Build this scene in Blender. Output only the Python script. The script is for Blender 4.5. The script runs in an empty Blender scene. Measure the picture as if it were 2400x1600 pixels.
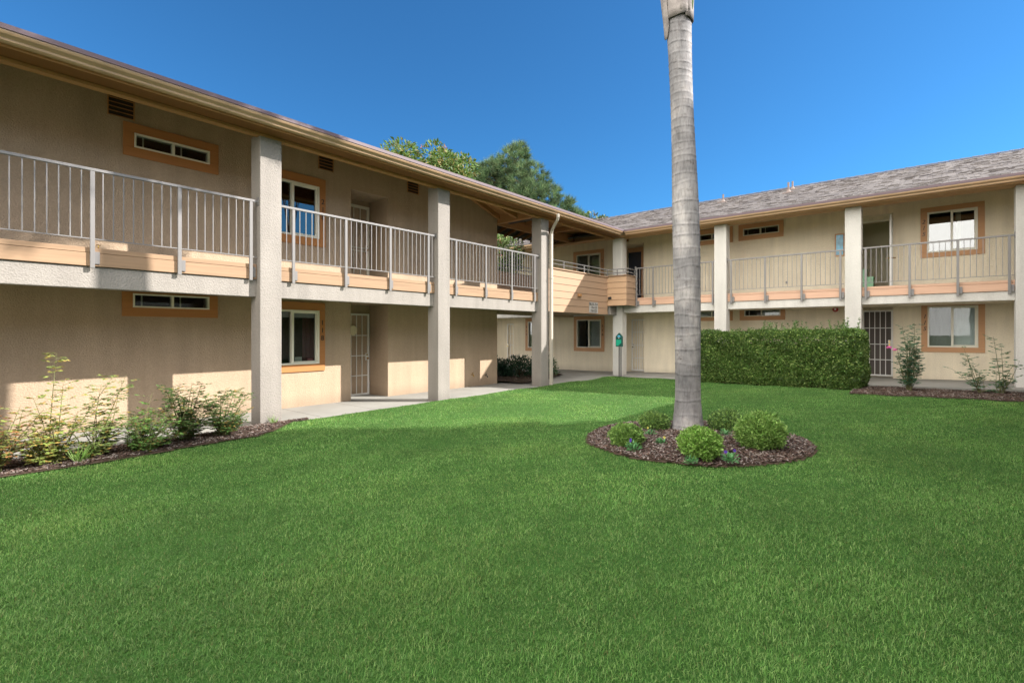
import bpy, bmesh, math, random
import numpy as np
from mathutils import Vector, Matrix
random.seed(7); rng = np.random.default_rng(11)
R = math.radians
scene = bpy.context.scene
COL = scene.collection

# ------------------------------------------------------------------ helpers
def lin(c):
    return tuple(((v/255)/12.92 if v/255 <= .04045 else ((v/255+.055)/1.055)**2.4) for v in c)

def tag(o, label=None, cat=None, group=None, kind=None):
    if label: o['label'] = label
    if cat: o['category'] = cat
    if group: o['group'] = group
    if kind: o['kind'] = kind
    return o

def empty(name, loc, label, cat, group=None):
    o = bpy.data.objects.new(name, None); COL.objects.link(o)
    o.location = loc; o.empty_display_size = .2
    return tag(o, label, cat, group)

def rootloc(p):
    v = Vector((0, 0, 0))
    while p is not None:
        v += Vector(p.location); p = p.parent
    return v

class MB:
    def __init__(s): s.v = []; s.f = []; s.uv = None
    def quad(s, *p):
        n = len(s.v); s.v += [tuple(q) for q in p]; s.f.append(tuple(range(n, n+len(p)))); return s
    def hexa(s, p):
        n = len(s.v); s.v += [tuple(q) for q in p]
        for q in ((0,3,2,1),(4,5,6,7),(0,1,5,4),(1,2,6,5),(2,3,7,6),(3,0,4,7)): s.f.append(tuple(n+i for i in q))
        return s
    def box(s, x0, x1, y0, y1, z0, z1):
        return s.hexa([(x0,y0,z0),(x1,y0,z0),(x1,y1,z0),(x0,y1,z0),(x0,y0,z1),(x1,y0,z1),(x1,y1,z1),(x0,y1,z1)])
    def fb(s, F, u0, u1, o0, o1, z0, z1):          # box in a facade frame
        return s.hexa([F(u,o,z) for z in (z0,z1) for u,o in ((u0,o0),(u1,o0),(u1,o1),(u0,o1))])
    def tube(s, pts, rad, n=8, cap=True):
        pts = [Vector(p) for p in pts]
        if not hasattr(rad, '__len__'): rad = [rad]*len(pts)
        rings = []
        up = Vector((0,0,1)); prev = None
        for i, p in enumerate(pts):
            d = (pts[min(i+1,len(pts)-1)]-pts[max(i-1,0)]).normalized()
            a = prev if prev is not None else (Vector((1,0,0)) if abs(d.z) > .9 else up.cross(d))
            a = (a - d*a.dot(d)).normalized(); prev = a; b = d.cross(a)
            base = len(s.v)
            for k in range(n):
                t = 2*math.pi*k/n
                s.v.append(tuple(p + (a*math.cos(t)+b*math.sin(t))*rad[i]))
            rings.append(base)
        for r0, r1 in zip(rings, rings[1:]):
            for k in range(n):
                s.f.append((r0+k, r0+(k+1)%n, r1+(k+1)%n, r1+k))
        if cap:
            s.f.append(tuple(rings[0]+k for k in reversed(range(n)))); s.f.append(tuple(rings[-1]+k for k in range(n)))
        return s
    def ext(s, prof, A, B):     # closed profile extruded: A(p), B(p) map profile points to the two ends
        n = len(s.v); m = len(prof)
        s.v += [tuple(A(p)) for p in prof] + [tuple(B(p)) for p in prof]
        for k in range(m): s.f.append((n+k, n+(k+1)%m, n+m+(k+1)%m, n+m+k))
        s.f.append(tuple(n+k for k in reversed(range(m)))); s.f.append(tuple(n+m+k for k in range(m)))
        return s
    def build(s, name, mat, parent=None, smooth=False, bevel=0, label=None, recalc=True):
        off = rootloc(parent)
        me = bpy.data.meshes.new(name)
        me.from_pydata([tuple(Vector(v)-off) for v in s.v], [], s.f)
        if recalc:
            bm = bmesh.new(); bm.from_mesh(me); bmesh.ops.recalc_face_normals(bm, faces=bm.faces); bm.to_mesh(me); bm.free()
        if smooth:
            for p in me.polygons: p.use_smooth = True
        me.materials.append(mat)
        o = bpy.data.objects.new(name, me); COL.objects.link(o)
        if parent is not None: o.parent = parent
        if bevel:
            b = o.modifiers.new('bevel', 'BEVEL'); b.width = bevel; b.segments = 2; b.limit_method = 'ANGLE'; b.angle_limit = R(50)
        if label: o['label'] = label
        return o

def fast_mesh(name, verts, faces, mat, parent=None, col=None, loc=None):
    """verts (N,3), faces (M,k) numpy; col (N,3) per vertex colour"""
    me = bpy.data.meshes.new(name)
    off = np.array(rootloc(parent)) + (np.array(loc) if loc is not None else 0)
    verts = np.asarray(verts, dtype=np.float32) - off.astype(np.float32)
    faces = np.asarray(faces, dtype=np.int32); M, k = faces.shape
    me.vertices.add(len(verts)); me.vertices.foreach_set('co', verts.ravel())
    me.loops.add(M*k); me.loops.foreach_set('vertex_index', faces.ravel())
    me.polygons.add(M); me.polygons.foreach_set('loop_start', np.arange(0, M*k, k, dtype=np.int32))
    me.polygons.foreach_set('loop_total', np.full(M, k, dtype=np.int32))
    me.update(calc_edges=True)
    if col is not None:
        a = me.color_attributes.new('tint', 'FLOAT_COLOR', 'POINT')
        c = np.ones((len(verts), 4), dtype=np.float32); c[:, :3] = col
        a.data.foreach_set('color', c.ravel())
    me.materials.append(mat)
    o = bpy.data.objects.new(name, me); COL.objects.link(o)
    if parent is not None: o.parent = parent
    if loc is not None: o.location = loc
    return o

# ------------------------------------------------------------------ materials
def newmat(name):
    m = bpy.data.materials.new(name); m.use_nodes = True
    nt = m.node_tree; return m, nt, nt.nodes['Principled BSDF'], nt.nodes, nt.links

def simple(name, rgb, rough=.6, metal=0., spec=.5, bump=0, bscale=80, var=0, vscale=3):
    m, nt, b, N, L = newmat(name)
    b.inputs['Base Color'].default_value = (*rgb, 1); b.inputs['Roughness'].default_value = rough
    b.inputs['Metallic'].default_value = metal; b.inputs['Specular IOR Level'].default_value = spec
    tc = N.new('ShaderNodeTexCoord')
    if var:
        n = N.new('ShaderNodeTexNoise'); n.inputs['Scale'].default_value = vscale; n.inputs['Detail'].default_value = 6
        L.new(tc.outputs['Object'], n.inputs['Vector'])
        mr = N.new('ShaderNodeMapRange'); mr.inputs[1].default_value = .3; mr.inputs[2].default_value = .7
        mr.inputs[3].default_value = 1-var; mr.inputs[4].default_value = 1+var
        L.new(n.outputs['Fac'], mr.inputs[0])
        mx = N.new('ShaderNodeVectorMath'); mx.operation = 'SCALE'; mx.inputs[0].default_value = rgb
        L.new(mr.outputs[0], mx.inputs['Scale']); L.new(mx.outputs[0], b.inputs['Base Color'])
    if bump:
        n = N.new('ShaderNodeTexNoise'); n.inputs['Scale'].default_value = bscale; n.inputs['Detail'].default_value = 4
        L.new(tc.outputs['Object'], n.inputs['Vector'])
        bp = N.new('ShaderNodeBump'); bp.inputs['Strength'].default_value = bump; bp.inputs['Distance'].default_value = .01
        L.new(n.outputs['Fac'], bp.inputs['Height']); L.new(bp.outputs[0], b.inputs['Normal'])
    return m

def stucco(name, rgb, var=.05, strength=.55):
    m, nt, b, N, L = newmat(name)
    b.inputs['Roughness'].default_value = .92; b.inputs['Specular IOR Level'].default_value = .15
    tc = N.new('ShaderNodeTexCoord')
    n1 = N.new('ShaderNodeTexNoise'); n1.inputs['Scale'].default_value = 1.3; n1.inputs['Detail'].default_value = 7; n1.inputs['Roughness'].default_value = .65
    n3 = N.new('ShaderNodeTexNoise'); n3.inputs['Scale'].default_value = 45; n3.inputs['Detail'].default_value = 3
    n2 = N.new('ShaderNodeTexNoise'); n2.inputs['Scale'].default_value = 38; n2.inputs['Detail'].default_value = 6; n2.inputs['Roughness'].default_value = .6
    v = N.new('ShaderNodeTexVoronoi'); v.inputs['Scale'].default_value = 55; v.feature = 'SMOOTH_F1'
    for n in (n1, n2, n3, v): L.new(tc.outputs['Object'], n.inputs['Vector'])
    mr = N.new('ShaderNodeMapRange'); mr.inputs[1].default_value = .3; mr.inputs[2].default_value = .7; mr.inputs[3].default_value = 1-var; mr.inputs[4].default_value = 1+var
    L.new(n1.outputs['Fac'], mr.inputs[0])
    mr2 = N.new('ShaderNodeMapRange'); mr2.inputs[1].default_value = .35; mr2.inputs[2].default_value = .65; mr2.inputs[3].default_value = .93; mr2.inputs[4].default_value = 1.05
    L.new(n3.outputs['Fac'], mr2.inputs[0])
    mp = N.new('ShaderNodeMapping'); mp.inputs['Scale'].default_value = (5,5,.45); L.new(tc.outputs['Object'], mp.inputs['Vector'])
    n4 = N.new('ShaderNodeTexNoise'); n4.inputs['Scale'].default_value = 1.0; n4.inputs['Detail'].default_value = 6; L.new(mp.outputs[0], n4.inputs['Vector'])
    mr4 = N.new('ShaderNodeMapRange'); mr4.inputs[1].default_value = .35; mr4.inputs[2].default_value = .72; mr4.inputs[3].default_value = 1.04; mr4.inputs[4].default_value = .90; L.new(n4.outputs['Fac'], mr4.inputs[0])
    m0 = N.new('ShaderNodeMath'); m0.operation = 'MULTIPLY'; L.new(mr.outputs[0], m0.inputs[0]); L.new(mr4.outputs[0], m0.inputs[1])
    mm = N.new('ShaderNodeMath'); mm.operation = 'MULTIPLY'; L.new(m0.outputs[0], mm.inputs[0]); L.new(mr2.outputs[0], mm.inputs[1])
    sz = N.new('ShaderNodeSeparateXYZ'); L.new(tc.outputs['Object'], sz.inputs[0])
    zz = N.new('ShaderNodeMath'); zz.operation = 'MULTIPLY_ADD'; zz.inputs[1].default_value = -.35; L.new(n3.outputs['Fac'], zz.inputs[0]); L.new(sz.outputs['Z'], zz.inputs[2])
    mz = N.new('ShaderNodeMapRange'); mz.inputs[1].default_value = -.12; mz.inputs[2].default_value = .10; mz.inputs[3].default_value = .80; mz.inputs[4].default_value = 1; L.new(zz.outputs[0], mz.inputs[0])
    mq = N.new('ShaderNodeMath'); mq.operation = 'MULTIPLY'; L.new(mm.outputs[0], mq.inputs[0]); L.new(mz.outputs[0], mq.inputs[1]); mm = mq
    sc = N.new('ShaderNodeVectorMath'); sc.operation = 'SCALE'; sc.inputs[0].default_value = rgb
    L.new(mm.outputs[0], sc.inputs['Scale']); L.new(sc.outputs[0], b.inputs['Base Color'])
    ad = N.new('ShaderNodeMath'); ad.operation = 'ADD'; L.new(n2.outputs['Fac'], ad.inputs[0]); L.new(v.outputs['Distance'], ad.inputs[1])
    bp = N.new('ShaderNodeBump'); bp.inputs['Strength'].default_value = strength; bp.inputs['Distance'].default_value = .012
    L.new(ad.outputs[0], bp.inputs['Height']); L.new(bp.outputs[0], b.inputs['Normal'])
    return m

def wood(name, rgb, axis='Y', var=.14):
    m, nt, b, N, L = newmat(name)
    b.inputs['Roughness'].default_value = .7; b.inputs['Specular IOR Level'].default_value = .25
    tc = N.new('ShaderNodeTexCoord'); mp = N.new('ShaderNodeMapping')
    mp.inputs['Scale'].default_value = {'Y': (14,.6,14), 'X': (.6,14,14)}[axis]
    L.new(tc.outputs['Object'], mp.inputs['Vector'])
    n = N.new('ShaderNodeTexNoise'); n.inputs['Scale'].default_value = 2.2; n.inputs['Detail'].default_value = 8
    L.new(mp.outputs[0], n.inputs['Vector'])
    mr = N.new('ShaderNodeMapRange'); mr.inputs[1].default_value = .3; mr.inputs[2].default_value = .7; mr.inputs[3].default_value = 1-var; mr.inputs[4].default_value = 1+var*.6
    L.new(n.outputs['Fac'], mr.inputs[0])
    sc = N.new('ShaderNodeVectorMath'); sc.operation = 'SCALE'; sc.inputs[0].default_value = rgb
    L.new(mr.outputs[0], sc.inputs['Scale']); L.new(sc.outputs[0], b.inputs['Base Color'])
    bp = N.new('ShaderNodeBump'); bp.inputs['Strength'].default_value = .2; bp.inputs['Distance'].default_value = .005
    L.new(n.outputs['Fac'], bp.inputs['Height']); L.new(bp.outputs[0], b.inputs['Normal'])
    return m

def leafmat(name, rough=.5, trans=.25, spec=.35):
    m, nt, b, N, L = newmat(name)
    a = N.new('ShaderNodeVertexColor'); a.layer_name = 'tint'
    L.new(a.outputs['Color'], b.inputs['Base Color'])
    b.inputs['Roughness'].default_value = rough; b.inputs['Specular IOR Level'].default_value = spec
    t = N.new('ShaderNodeBsdfTranslucent'); mx = N.new('ShaderNodeMixShader'); mx.inputs[0].default_value = trans
    L.new(a.outputs['Color'], t.inputs['Color'])
    out = N['Material Output'] if 'Material Output' in N else N.get('Material Output')
    L.new(b.outputs[0], mx.inputs[1]); L.new(t.outputs[0], mx.inputs[2]); L.new(mx.outputs[0], out.inputs['Surface'])
    return m

def glassmat(name='window_glass', ior=1.5):
    m, nt, b, N, L = newmat(name)
    N.remove(b)
    t = N.new('ShaderNodeBsdfTransparent'); t.inputs[0].default_value = (.82,.86,.86,1)
    g = N.new('ShaderNodeBsdfGlossy'); g.inputs['Roughness'].default_value = .01
    f = N.new('ShaderNodeFresnel'); f.inputs['IOR'].default_value = ior
    mx = N.new('ShaderNodeMixShader'); L.new(f.outputs[0], mx.inputs[0]); L.new(t.outputs[0], mx.inputs[1]); L.new(g.outputs[0], mx.inputs[2])
    L.new(mx.outputs[0], N['Material Output'].inputs['Surface'])
    return m

def shingle():
    m, nt, b, N, L = newmat('roof_shingle')
    b.inputs['Roughness'].default_value = .95; b.inputs['Specular IOR Level'].default_value = .1
    uv = N.new('ShaderNodeUVMap'); uv.uv_map = 'UVMap'
    # per tab random tone, staggered courses
    br = N.new('ShaderNodeTexBrick'); br.inputs['Scale'].default_value = 1; br.offset = .37; br.offset_frequency = 2
    br.inputs['Brick Width'].default_value = .30; br.inputs['Row Height'].default_value = .145; br.inputs['Mortar Size'].default_value = .006
    br.inputs['Color1'].default_value = (.075,.067,.066,1); br.inputs['Color2'].default_value = (.14,.127,.12,1); br.inputs['Mortar'].default_value = (.03,.027,.03,1)
    br.inputs['Bias'].default_value = .0
    L.new(uv.outputs[0], br.inputs['Vector'])
    n = N.new('ShaderNodeTexNoise'); n.inputs['Scale'].default_value = 9; n.inputs['Detail'].default_value = 6; L.new(uv.outputs[0], n.inputs['Vector'])
    n2 = N.new('ShaderNodeTexNoise'); n2.inputs['Scale'].default_value = .8; n2.inputs['Detail'].default_value = 4; L.new(uv.outputs[0], n2.inputs['Vector'])
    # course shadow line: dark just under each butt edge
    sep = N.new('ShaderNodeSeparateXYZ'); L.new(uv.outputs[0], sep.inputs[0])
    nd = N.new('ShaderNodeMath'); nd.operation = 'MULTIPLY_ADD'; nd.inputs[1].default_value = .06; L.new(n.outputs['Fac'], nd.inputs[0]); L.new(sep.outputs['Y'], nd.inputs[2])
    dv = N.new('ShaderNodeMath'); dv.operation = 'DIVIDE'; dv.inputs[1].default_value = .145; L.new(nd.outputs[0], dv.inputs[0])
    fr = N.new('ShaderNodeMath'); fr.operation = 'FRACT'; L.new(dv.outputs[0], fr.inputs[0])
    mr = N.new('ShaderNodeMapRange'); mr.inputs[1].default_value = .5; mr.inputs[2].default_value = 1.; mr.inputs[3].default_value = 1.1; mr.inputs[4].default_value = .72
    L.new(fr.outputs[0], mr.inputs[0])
    mr2 = N.new('ShaderNodeMapRange'); mr2.inputs[1].default_value = .3; mr2.inputs[2].default_value = .7; mr2.inputs[3].default_value = .78; mr2.inputs[4].default_value = 1.2
    L.new(n.outputs['Fac'], mr2.inputs[0])
    mr3 = N.new('ShaderNodeMapRange'); mr3.inputs[1].default_value = .3; mr3.inputs[2].default_value = .7; mr3.inputs[3].default_value = .88; mr3.inputs[4].default_value = 1.12
    L.new(n2.outputs['Fac'], mr3.inputs[0])
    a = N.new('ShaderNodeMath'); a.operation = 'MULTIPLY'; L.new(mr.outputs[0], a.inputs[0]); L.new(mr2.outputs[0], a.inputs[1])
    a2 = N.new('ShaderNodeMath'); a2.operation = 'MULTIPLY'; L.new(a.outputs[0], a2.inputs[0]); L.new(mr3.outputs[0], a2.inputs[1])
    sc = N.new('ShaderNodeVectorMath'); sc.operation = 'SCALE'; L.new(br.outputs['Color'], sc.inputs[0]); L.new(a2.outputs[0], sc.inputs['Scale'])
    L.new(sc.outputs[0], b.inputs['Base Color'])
    bp = N.new('ShaderNodeBump'); bp.inputs['Strength'].default_value = .5; bp.inputs['Distance'].default_value = .02; bp.invert = True
    L.new(fr.outputs[0], bp.inputs['Height']); L.new(bp.outputs[0], b.inputs['Normal'])
    return m

def palm_bark():
    m, nt, b, N, L = newmat('palm_bark')
    b.inputs['Roughness'].default_value = .85; b.inputs['Specular IOR Level'].default_value = .2
    tc = N.new('ShaderNodeTexCoord')
    def noise(scale, vec=(1,1,1), det=5, rough=.6):
        mp = N.new('ShaderNodeMapping'); mp.inputs['Scale'].default_value = vec; L.new(tc.outputs['Object'], mp.inputs['Vector'])
        n = N.new('ShaderNodeTexNoise'); n.inputs['Scale'].default_value = scale; n.inputs['Detail'].default_value = det; n.inputs['Roughness'].default_value = rough
        L.new(mp.outputs[0], n.inputs['Vector']); return n
    def ramp(src, pts):
        r = N.new('ShaderNodeValToRGB'); L.new(src, r.inputs[0])
        e = r.color_ramp.elements; e[0].position, e[0].color = pts[0][0], (*pts[0][1],1); e[1].position, e[1].color = pts[-1][0], (*pts[-1][1],1)
        for p, c in pts[1:-1]:
            x = e.new(p); x.color = (*c,1)
        return r
    base = ramp(noise(2.2, (1,1,.8)).outputs['Fac'], [(.3,(.13,.13,.135)),(.5,(.245,.24,.245)),(.68,(.43,.41,.40))])
    at = N.new('ShaderNodeVertexColor'); at.layer_name = 'tint'      # ring scars, from the modelled rings
    mul = N.new('ShaderNodeMix'); mul.data_type = 'RGBA'; mul.blend_type = 'MULTIPLY'; mul.inputs[0].default_value = 1
    L.new(base.outputs[0], mul.inputs[6]); L.new(at.outputs['Color'], mul.inputs[7])
    cr = ramp(noise(34, (1,1,.16), 6, .7).outputs['Fac'], [(.42,(1,1,1)),(.5,(.93,.92,.92)),(.66,(.62,.6,.6))])
    mul2 = N.new('ShaderNodeMix'); mul2.data_type = 'RGBA'; mul2.blend_type = 'MULTIPLY'; mul2.inputs[0].default_value = .8
    L.new(mul.outputs[2], mul2.inputs[6]); L.new(cr.outputs[0], mul2.inputs[7])
    sp = ramp(noise(7, (1,1,1.6), 6, .75).outputs['Fac'], [(.30,(.28,.22,.20)),(.37,(.75,.72,.7)),(.45,(1,1,1))])
    mul3 = N.new('ShaderNodeMix'); mul3.data_type = 'RGBA'; mul3.blend_type = 'MULTIPLY'; mul3.inputs[0].default_value = .85
    L.new(mul2.outputs[2], mul3.inputs[6]); L.new(sp.outputs[0], mul3.inputs[7])
    L.new(mul3.outputs[2], b.inputs['Base Color'])
    bp = N.new('ShaderNodeBump'); bp.inputs['Strength'].default_value = .5; bp.inputs['Distance'].default_value = .01
    L.new(noise(26, (1,1,.3), 6, .7).outputs['Fac'], bp.inputs['Height']); L.new(bp.outputs[0], b.inputs['Normal'])
    return m

M = {}
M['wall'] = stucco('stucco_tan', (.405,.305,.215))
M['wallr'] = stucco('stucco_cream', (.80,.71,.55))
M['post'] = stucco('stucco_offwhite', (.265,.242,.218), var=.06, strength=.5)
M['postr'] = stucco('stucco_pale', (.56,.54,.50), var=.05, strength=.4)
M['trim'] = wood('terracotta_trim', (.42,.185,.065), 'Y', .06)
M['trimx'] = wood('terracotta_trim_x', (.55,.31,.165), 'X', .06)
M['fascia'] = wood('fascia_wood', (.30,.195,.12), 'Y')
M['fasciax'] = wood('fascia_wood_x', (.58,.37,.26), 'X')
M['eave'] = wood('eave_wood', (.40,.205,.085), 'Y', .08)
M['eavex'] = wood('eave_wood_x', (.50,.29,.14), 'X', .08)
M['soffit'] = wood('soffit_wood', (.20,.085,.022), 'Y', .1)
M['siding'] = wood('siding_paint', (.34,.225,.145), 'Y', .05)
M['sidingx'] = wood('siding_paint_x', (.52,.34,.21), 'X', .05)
M['gutter'] = simple('gutter_metal', (.42,.275,.16), .35, 0, .5, var=.12, vscale=2)
M['drip'] = simple('drip_edge', (.10,.065,.075), .6)
M['rail'] = simple('rail_paint', (.18,.17,.165), .4, .0, .5, var=.05)
M['frame'] = simple('vinyl_frame', (.72,.69,.58), .35)
M['white'] = simple('white_paint', (.74,.73,.70), .4)
M['glass'] = glassmat(); M['mirrorglass'] = glassmat('reflective_glass', 2.3)
M['blind'] = simple('blind_slat', (.50,.44,.34), .55)
M['curtain'] = simple('curtain_cloth', (.80,.80,.78), .9, var=.08)
M['rosecurtain'] = simple('maroon_curtain', (.16,.05,.06), .9, var=.1)
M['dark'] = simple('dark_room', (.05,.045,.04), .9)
M['room'] = simple('room_wall', (.78,.72,.52), .9)
M['roomdark'] = simple('vent_dark', (.035,.022,.015), .9)
M['navy'] = simple('navy_door', (.028,.034,.055), .45)
M['greydoor'] = simple('grey_door', (.21,.205,.20), .5)
M['mesh'] = simple('door_screen', (.10,.085,.075), .8)
M['digit'] = simple('black_digit', (.02,.014,.012), .4)
M['brass'] = simple('brass', (.60,.42,.12), .25, 1)
M['black'] = simple('black_metal', (.02,.02,.022), .5)
M['red'] = simple('red_bell', (.38,.02,.02), .35)
M['lightcream'] = simple('lamp_cream', (.75,.68,.5), .5)
M['concrete'] = simple('concrete', (.25,.243,.22), .9, 0, .2, bump=.15, bscale=60, var=.10, vscale=1.2)
M['soil'] = simple('soil', (.07,.05,.035), 1, 0, .1, bump=.8, bscale=40, var=.3, vscale=8)
M['lawn'] = simple('lawn_ground', (.035,.09,.018), 1, 0, .1, bump=.7, bscale=50, var=.2, vscale=6)
M['ground'] = simple('far_ground', (.10,.13,.06), 1, 0, .1, var=.2, vscale=.3)
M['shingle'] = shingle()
M['pbark'] = palm_bark(); M['spout'] = simple('spout_paint', (.40,.36,.30), .45); M['pipe'] = simple('vent_pipe', (.17,.13,.115), .7)
M['leaf'] = leafmat('leaf'); M['grass'] = leafmat('grass_blade', .5, .38, .28); M['chip'] = leafmat('mulch_chip', .9, 0., .1)
M['needle'] = leafmat('needle', .6, .15, .2)
M['petal'] = leafmat('petal', .6, .3, .2)
M['bark'] = simple('tree_bark', (.11,.075,.05), .95, 0, .1, bump=.8, bscale=25, var=.25, vscale=6)
M['stem'] = simple('green_stem', (.13,.13,.05), .7, var=.3, vscale=12)
M['dgreen'] = simple('dark_green_plastic', (.008,.075,.06), .45)
M['bgreen'] = simple('bright_green_plastic', (.01,.36,.22), .5)
M['glasspic'] = simple('blue_picture', (.12,.42,.62), .2, var=.35, vscale=9)
M['lightgreen'] = simple('pale_green_box', (.30,.58,.36), .6)
M['sheath'] = simple('dry_sheath', (.23,.205,.19), .85, 0, .2, bump=.6, bscale=30, var=.35, vscale=7)
M['shaft'] = simple('palm_crownshaft', (.20,.27,.10), .5, var=.2, vscale=4)
M['signmetal'] = simple('sign_plate', (.36,.35,.33), .5)

# ------------------------------------------------------------------ ground levels
def gz(x, y): return 0.03+.0045*(y-4)+.022*(x+8.5)
def hw(x, y):
    t = min(1, max(0, (y-9)/7)); t = t*t*(3-2*t)
    return max(0., .35-.027*(1.6-x))*t

# ground sheet
g = MB(); g.quad((-400,-400,-.35),(400,-400,-.35),(400,400,-.35),(-400,400,-.35))
tag(g.build('ground', M['ground']), kind='structure')

# lawn surface
def lawn_left(y):
    if y < 3.3: return -7.86+.09*math.sin(y*1.3)
    if y < 4.3: return -7.86-(y-3.3)*.87
    return -8.73
def lawn_top(x):
    if x < -7.6: return 15.55-(x+7.6)*-.1
    if x < -5.4: return 15.55
    if x < -1.45: return 15.3-(x+5.4)*.12
    return 14.0+(x+1.45)*.12
BC = (-2.46, 6.70); 
def bed_r(a): return 1.36+.035*math.sin(3*a+1)+.02*math.sin(7*a)
def in_lawn(x, y):
    if x < lawn_left(y) or y > lawn_top(x): return False
    dx, dy = x-BC[0], y-BC[1]
    return math.hypot(dx, dy) > bed_r(math.atan2(dy, dx))

def sheet(name, poly_inside, x0, x1, y0, y1, step, zf, mat):
    nx = int((x1-x0)/step)+1; ny = int((y1-y0)/step)+1
    v = []; f = []
    for j in range(ny+1):
        for i in range(nx+1):
            x = x0+(x1-x0)*i/nx; y = y0+(y1-y0)*j/ny; v.append((x, y, zf(x, y)))
    for j in range(ny):
        for i in range(nx):
            x = x0+(x1-x0)*(i+.5)/nx; y = y0+(y1-y0)*(j+.5)/ny
            if poly_inside(x, y): a = j*(nx+1)+i; f.append((a, a+1, a+nx+2, a+nx+1))
    me = bpy.data.meshes.new(name); me.from_pydata(v, [], f); me.materials.append(mat)
    for p in me.polygons: p.use_smooth = True
    o = bpy.data.objects.new(name, me); COL.objects.link(o); return tag(o, kind='structure')
lump = lambda x, y: .008*math.sin(3.1*x+1)*math.cos(2.7*y)+.006*math.sin(7.3*x+2.1*y)
sheet('lawn', lambda x, y: y < 15.8 and not (y > 13.6 and x > -1.35), -8.74, 3.4, -5, 15.8, .12, lambda x, y: gz(x,y)+lump(x,y)-.012, M['lawn'])

# planting beds (bare mulch soil)
sheet('planting_bed', lambda x, y: math.hypot(x-BC[0], y-BC[1]) < 1.42, BC[0]-1.6, BC[0]+1.6, BC[1]-1.6, BC[1]+1.6, .045,
      lambda x, y: gz(x,y)+lump(x,y)+.002+.05*max(0,1-(math.hypot(x-BC[0],y-BC[1])/1.45)**2), M['soil'])
sheet('planting_bed', lambda x, y: x < lawn_left(y)+.1 and x > -8.78 and y < 4.6, -8.78, -7.5, -4, 4.6, .07,
      lambda x, y: gz(x,y)+lump(x,y)+.006, M['soil'])
sheet('planting_bed', lambda x, y: True, -1.45, 2.3, 13.55, 15.45, .07, lambda x, y: gz(x,y)+lump(x,y)+.006, M['soil'])
sheet('planting_bed', lambda x, y: (y-11.95) > (x+10.6)*-.2 and x < -9.9-(y-14)*.45 , -13.6, -9.6, 11.9, 15.6, .1, lambda x, y: .075+lump(x,y), M['soil'])

# walkways: concrete slabs with joints
w = MB()
def slab(x0, x1, y0, y1, g_=.004):
    p = [(x0+g_,y0+g_),(x1-g_,y0+g_),(x1-g_,y1-g_),(x0+g_,y1-g_)]
    w.hexa([(x,y,hw(x,y)-.3) for x,y in p]+[(x,y,hw(x,y)) for x,y in p])
y = -6.0
while y < 15.6:
    slab(-10.5, -8.60 if y > 4.1 else -8.74, y, y+1.22); y += 1.22
yt = y
x = -20.0
while x < 3.4:
    slab(x, x+1.5, yt, 18.2); 
    if x > -9: slab(x, x+1.5, yt-.3, yt)
    x += 1.5
for k in range(3): slab(-11.6-k*1.5*0-0, -10.5, 11.9+k, 12.9+k) if False else None
slab(-20, -13.6, 12.2, yt); slab(-13.6, -10.5, 15.6, yt); slab(-10.45, -8.6, yt-1.22, yt) if False else None
for a, b in ((6.607,7.657),): slab(-11.31, -10.5, a, b)
slab(-1.95, -.877, 18.2, 18.5); slab(-9.6,-8.58,18.2,18.4); slab(-17.5,-15.18,18.2,19.0)
tag(w.build('walkway', M['concrete'], bevel=.006), kind='structure')

# ------------------------------------------------------------------ facade frames
FL = lambda u, o, z: (-10.5+o, u, z)        # left wing: u = +y, outwards = +x
FR = lambda u, o, z: (u, 18.2-o, z)         # right wing: u = +x, outwards = -y

def wall(mb, F, u0, u1, z0, z1, holes, th=.2):
    us = sorted({u0,u1,*[h[0] for h in holes],*[h[1] for h in holes]}); zs = sorted({z0,z1,*[h[2] for h in holes],*[h[3] for h in holes]})
    inside = lambda u, z: any(h[0] < u < h[1] and h[2] < z < h[3] for h in holes)
    for a, b in zip(us, us[1:]):
        for c, d in zip(zs, zs[1:]):
            if inside((a+b)/2, (c+d)/2): continue
            for o in (0, -th): mb.quad(F(a,o,c),F(b,o,c),F(b,o,d),F(a,o,d))
    for h in holes:
        a, b, c, d = h[:4]; t = h[4] if len(h) > 4 else th
        mb.quad(F(a,0,c),F(a,-t,c),F(a,-t,d),F(a,0,d)); mb.quad(F(b,0,c),F(b,-t,c),F(b,-t,d),F(b,0,d))
        mb.quad(F(a,0,d),F(b,0,d),F(b,-t,d),F(a,-t,d)); mb.quad(F(a,0,c),F(b,0,c),F(b,-t,c),F(a,-t,c))

def text_mesh(name, s, size, mat, parent, M4, ext=.004, shear=0):
    cu = bpy.data.curves.new(name, 'FONT'); cu.body = s; cu.size = size; cu.extrude = ext; cu.align_x = 'CENTER'; cu.align_y = 'CENTER'; cu.shear = shear
    cu.offset = size*.004
    tmp = bpy.data.objects.new(name+'_src', cu); COL.objects.link(tmp)
    dg = bpy.context.evaluated_depsgraph_get(); me = bpy.data.meshes.new_from_object(tmp.evaluated_get(dg))
    bpy.data.objects.remove(tmp); bpy.data.curves.remove(cu)
    off = rootloc(parent)
    me.transform(Matrix.Translation(-off) @ M4)
    me.materials.clear(); me.materials.append(mat); me.name = name
    o = bpy.data.objects.new(name, me); COL.objects.link(o); o.parent = parent
    return o
def frame_matrix(F, u, o, z):
    p = Vector(F(u,o,z)); du = (Vector(F(u+1,o,z))-p); dz = Vector((0,0,1)); dn = (Vector(F(u,o+1,z))-p)
    # viewed from outside, text runs to the viewer's right
    right = dz.cross(dn)*1.0
    m = Matrix((right, dz, dn)).transposed().to_4x4(); m.translation = p; return m

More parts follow.
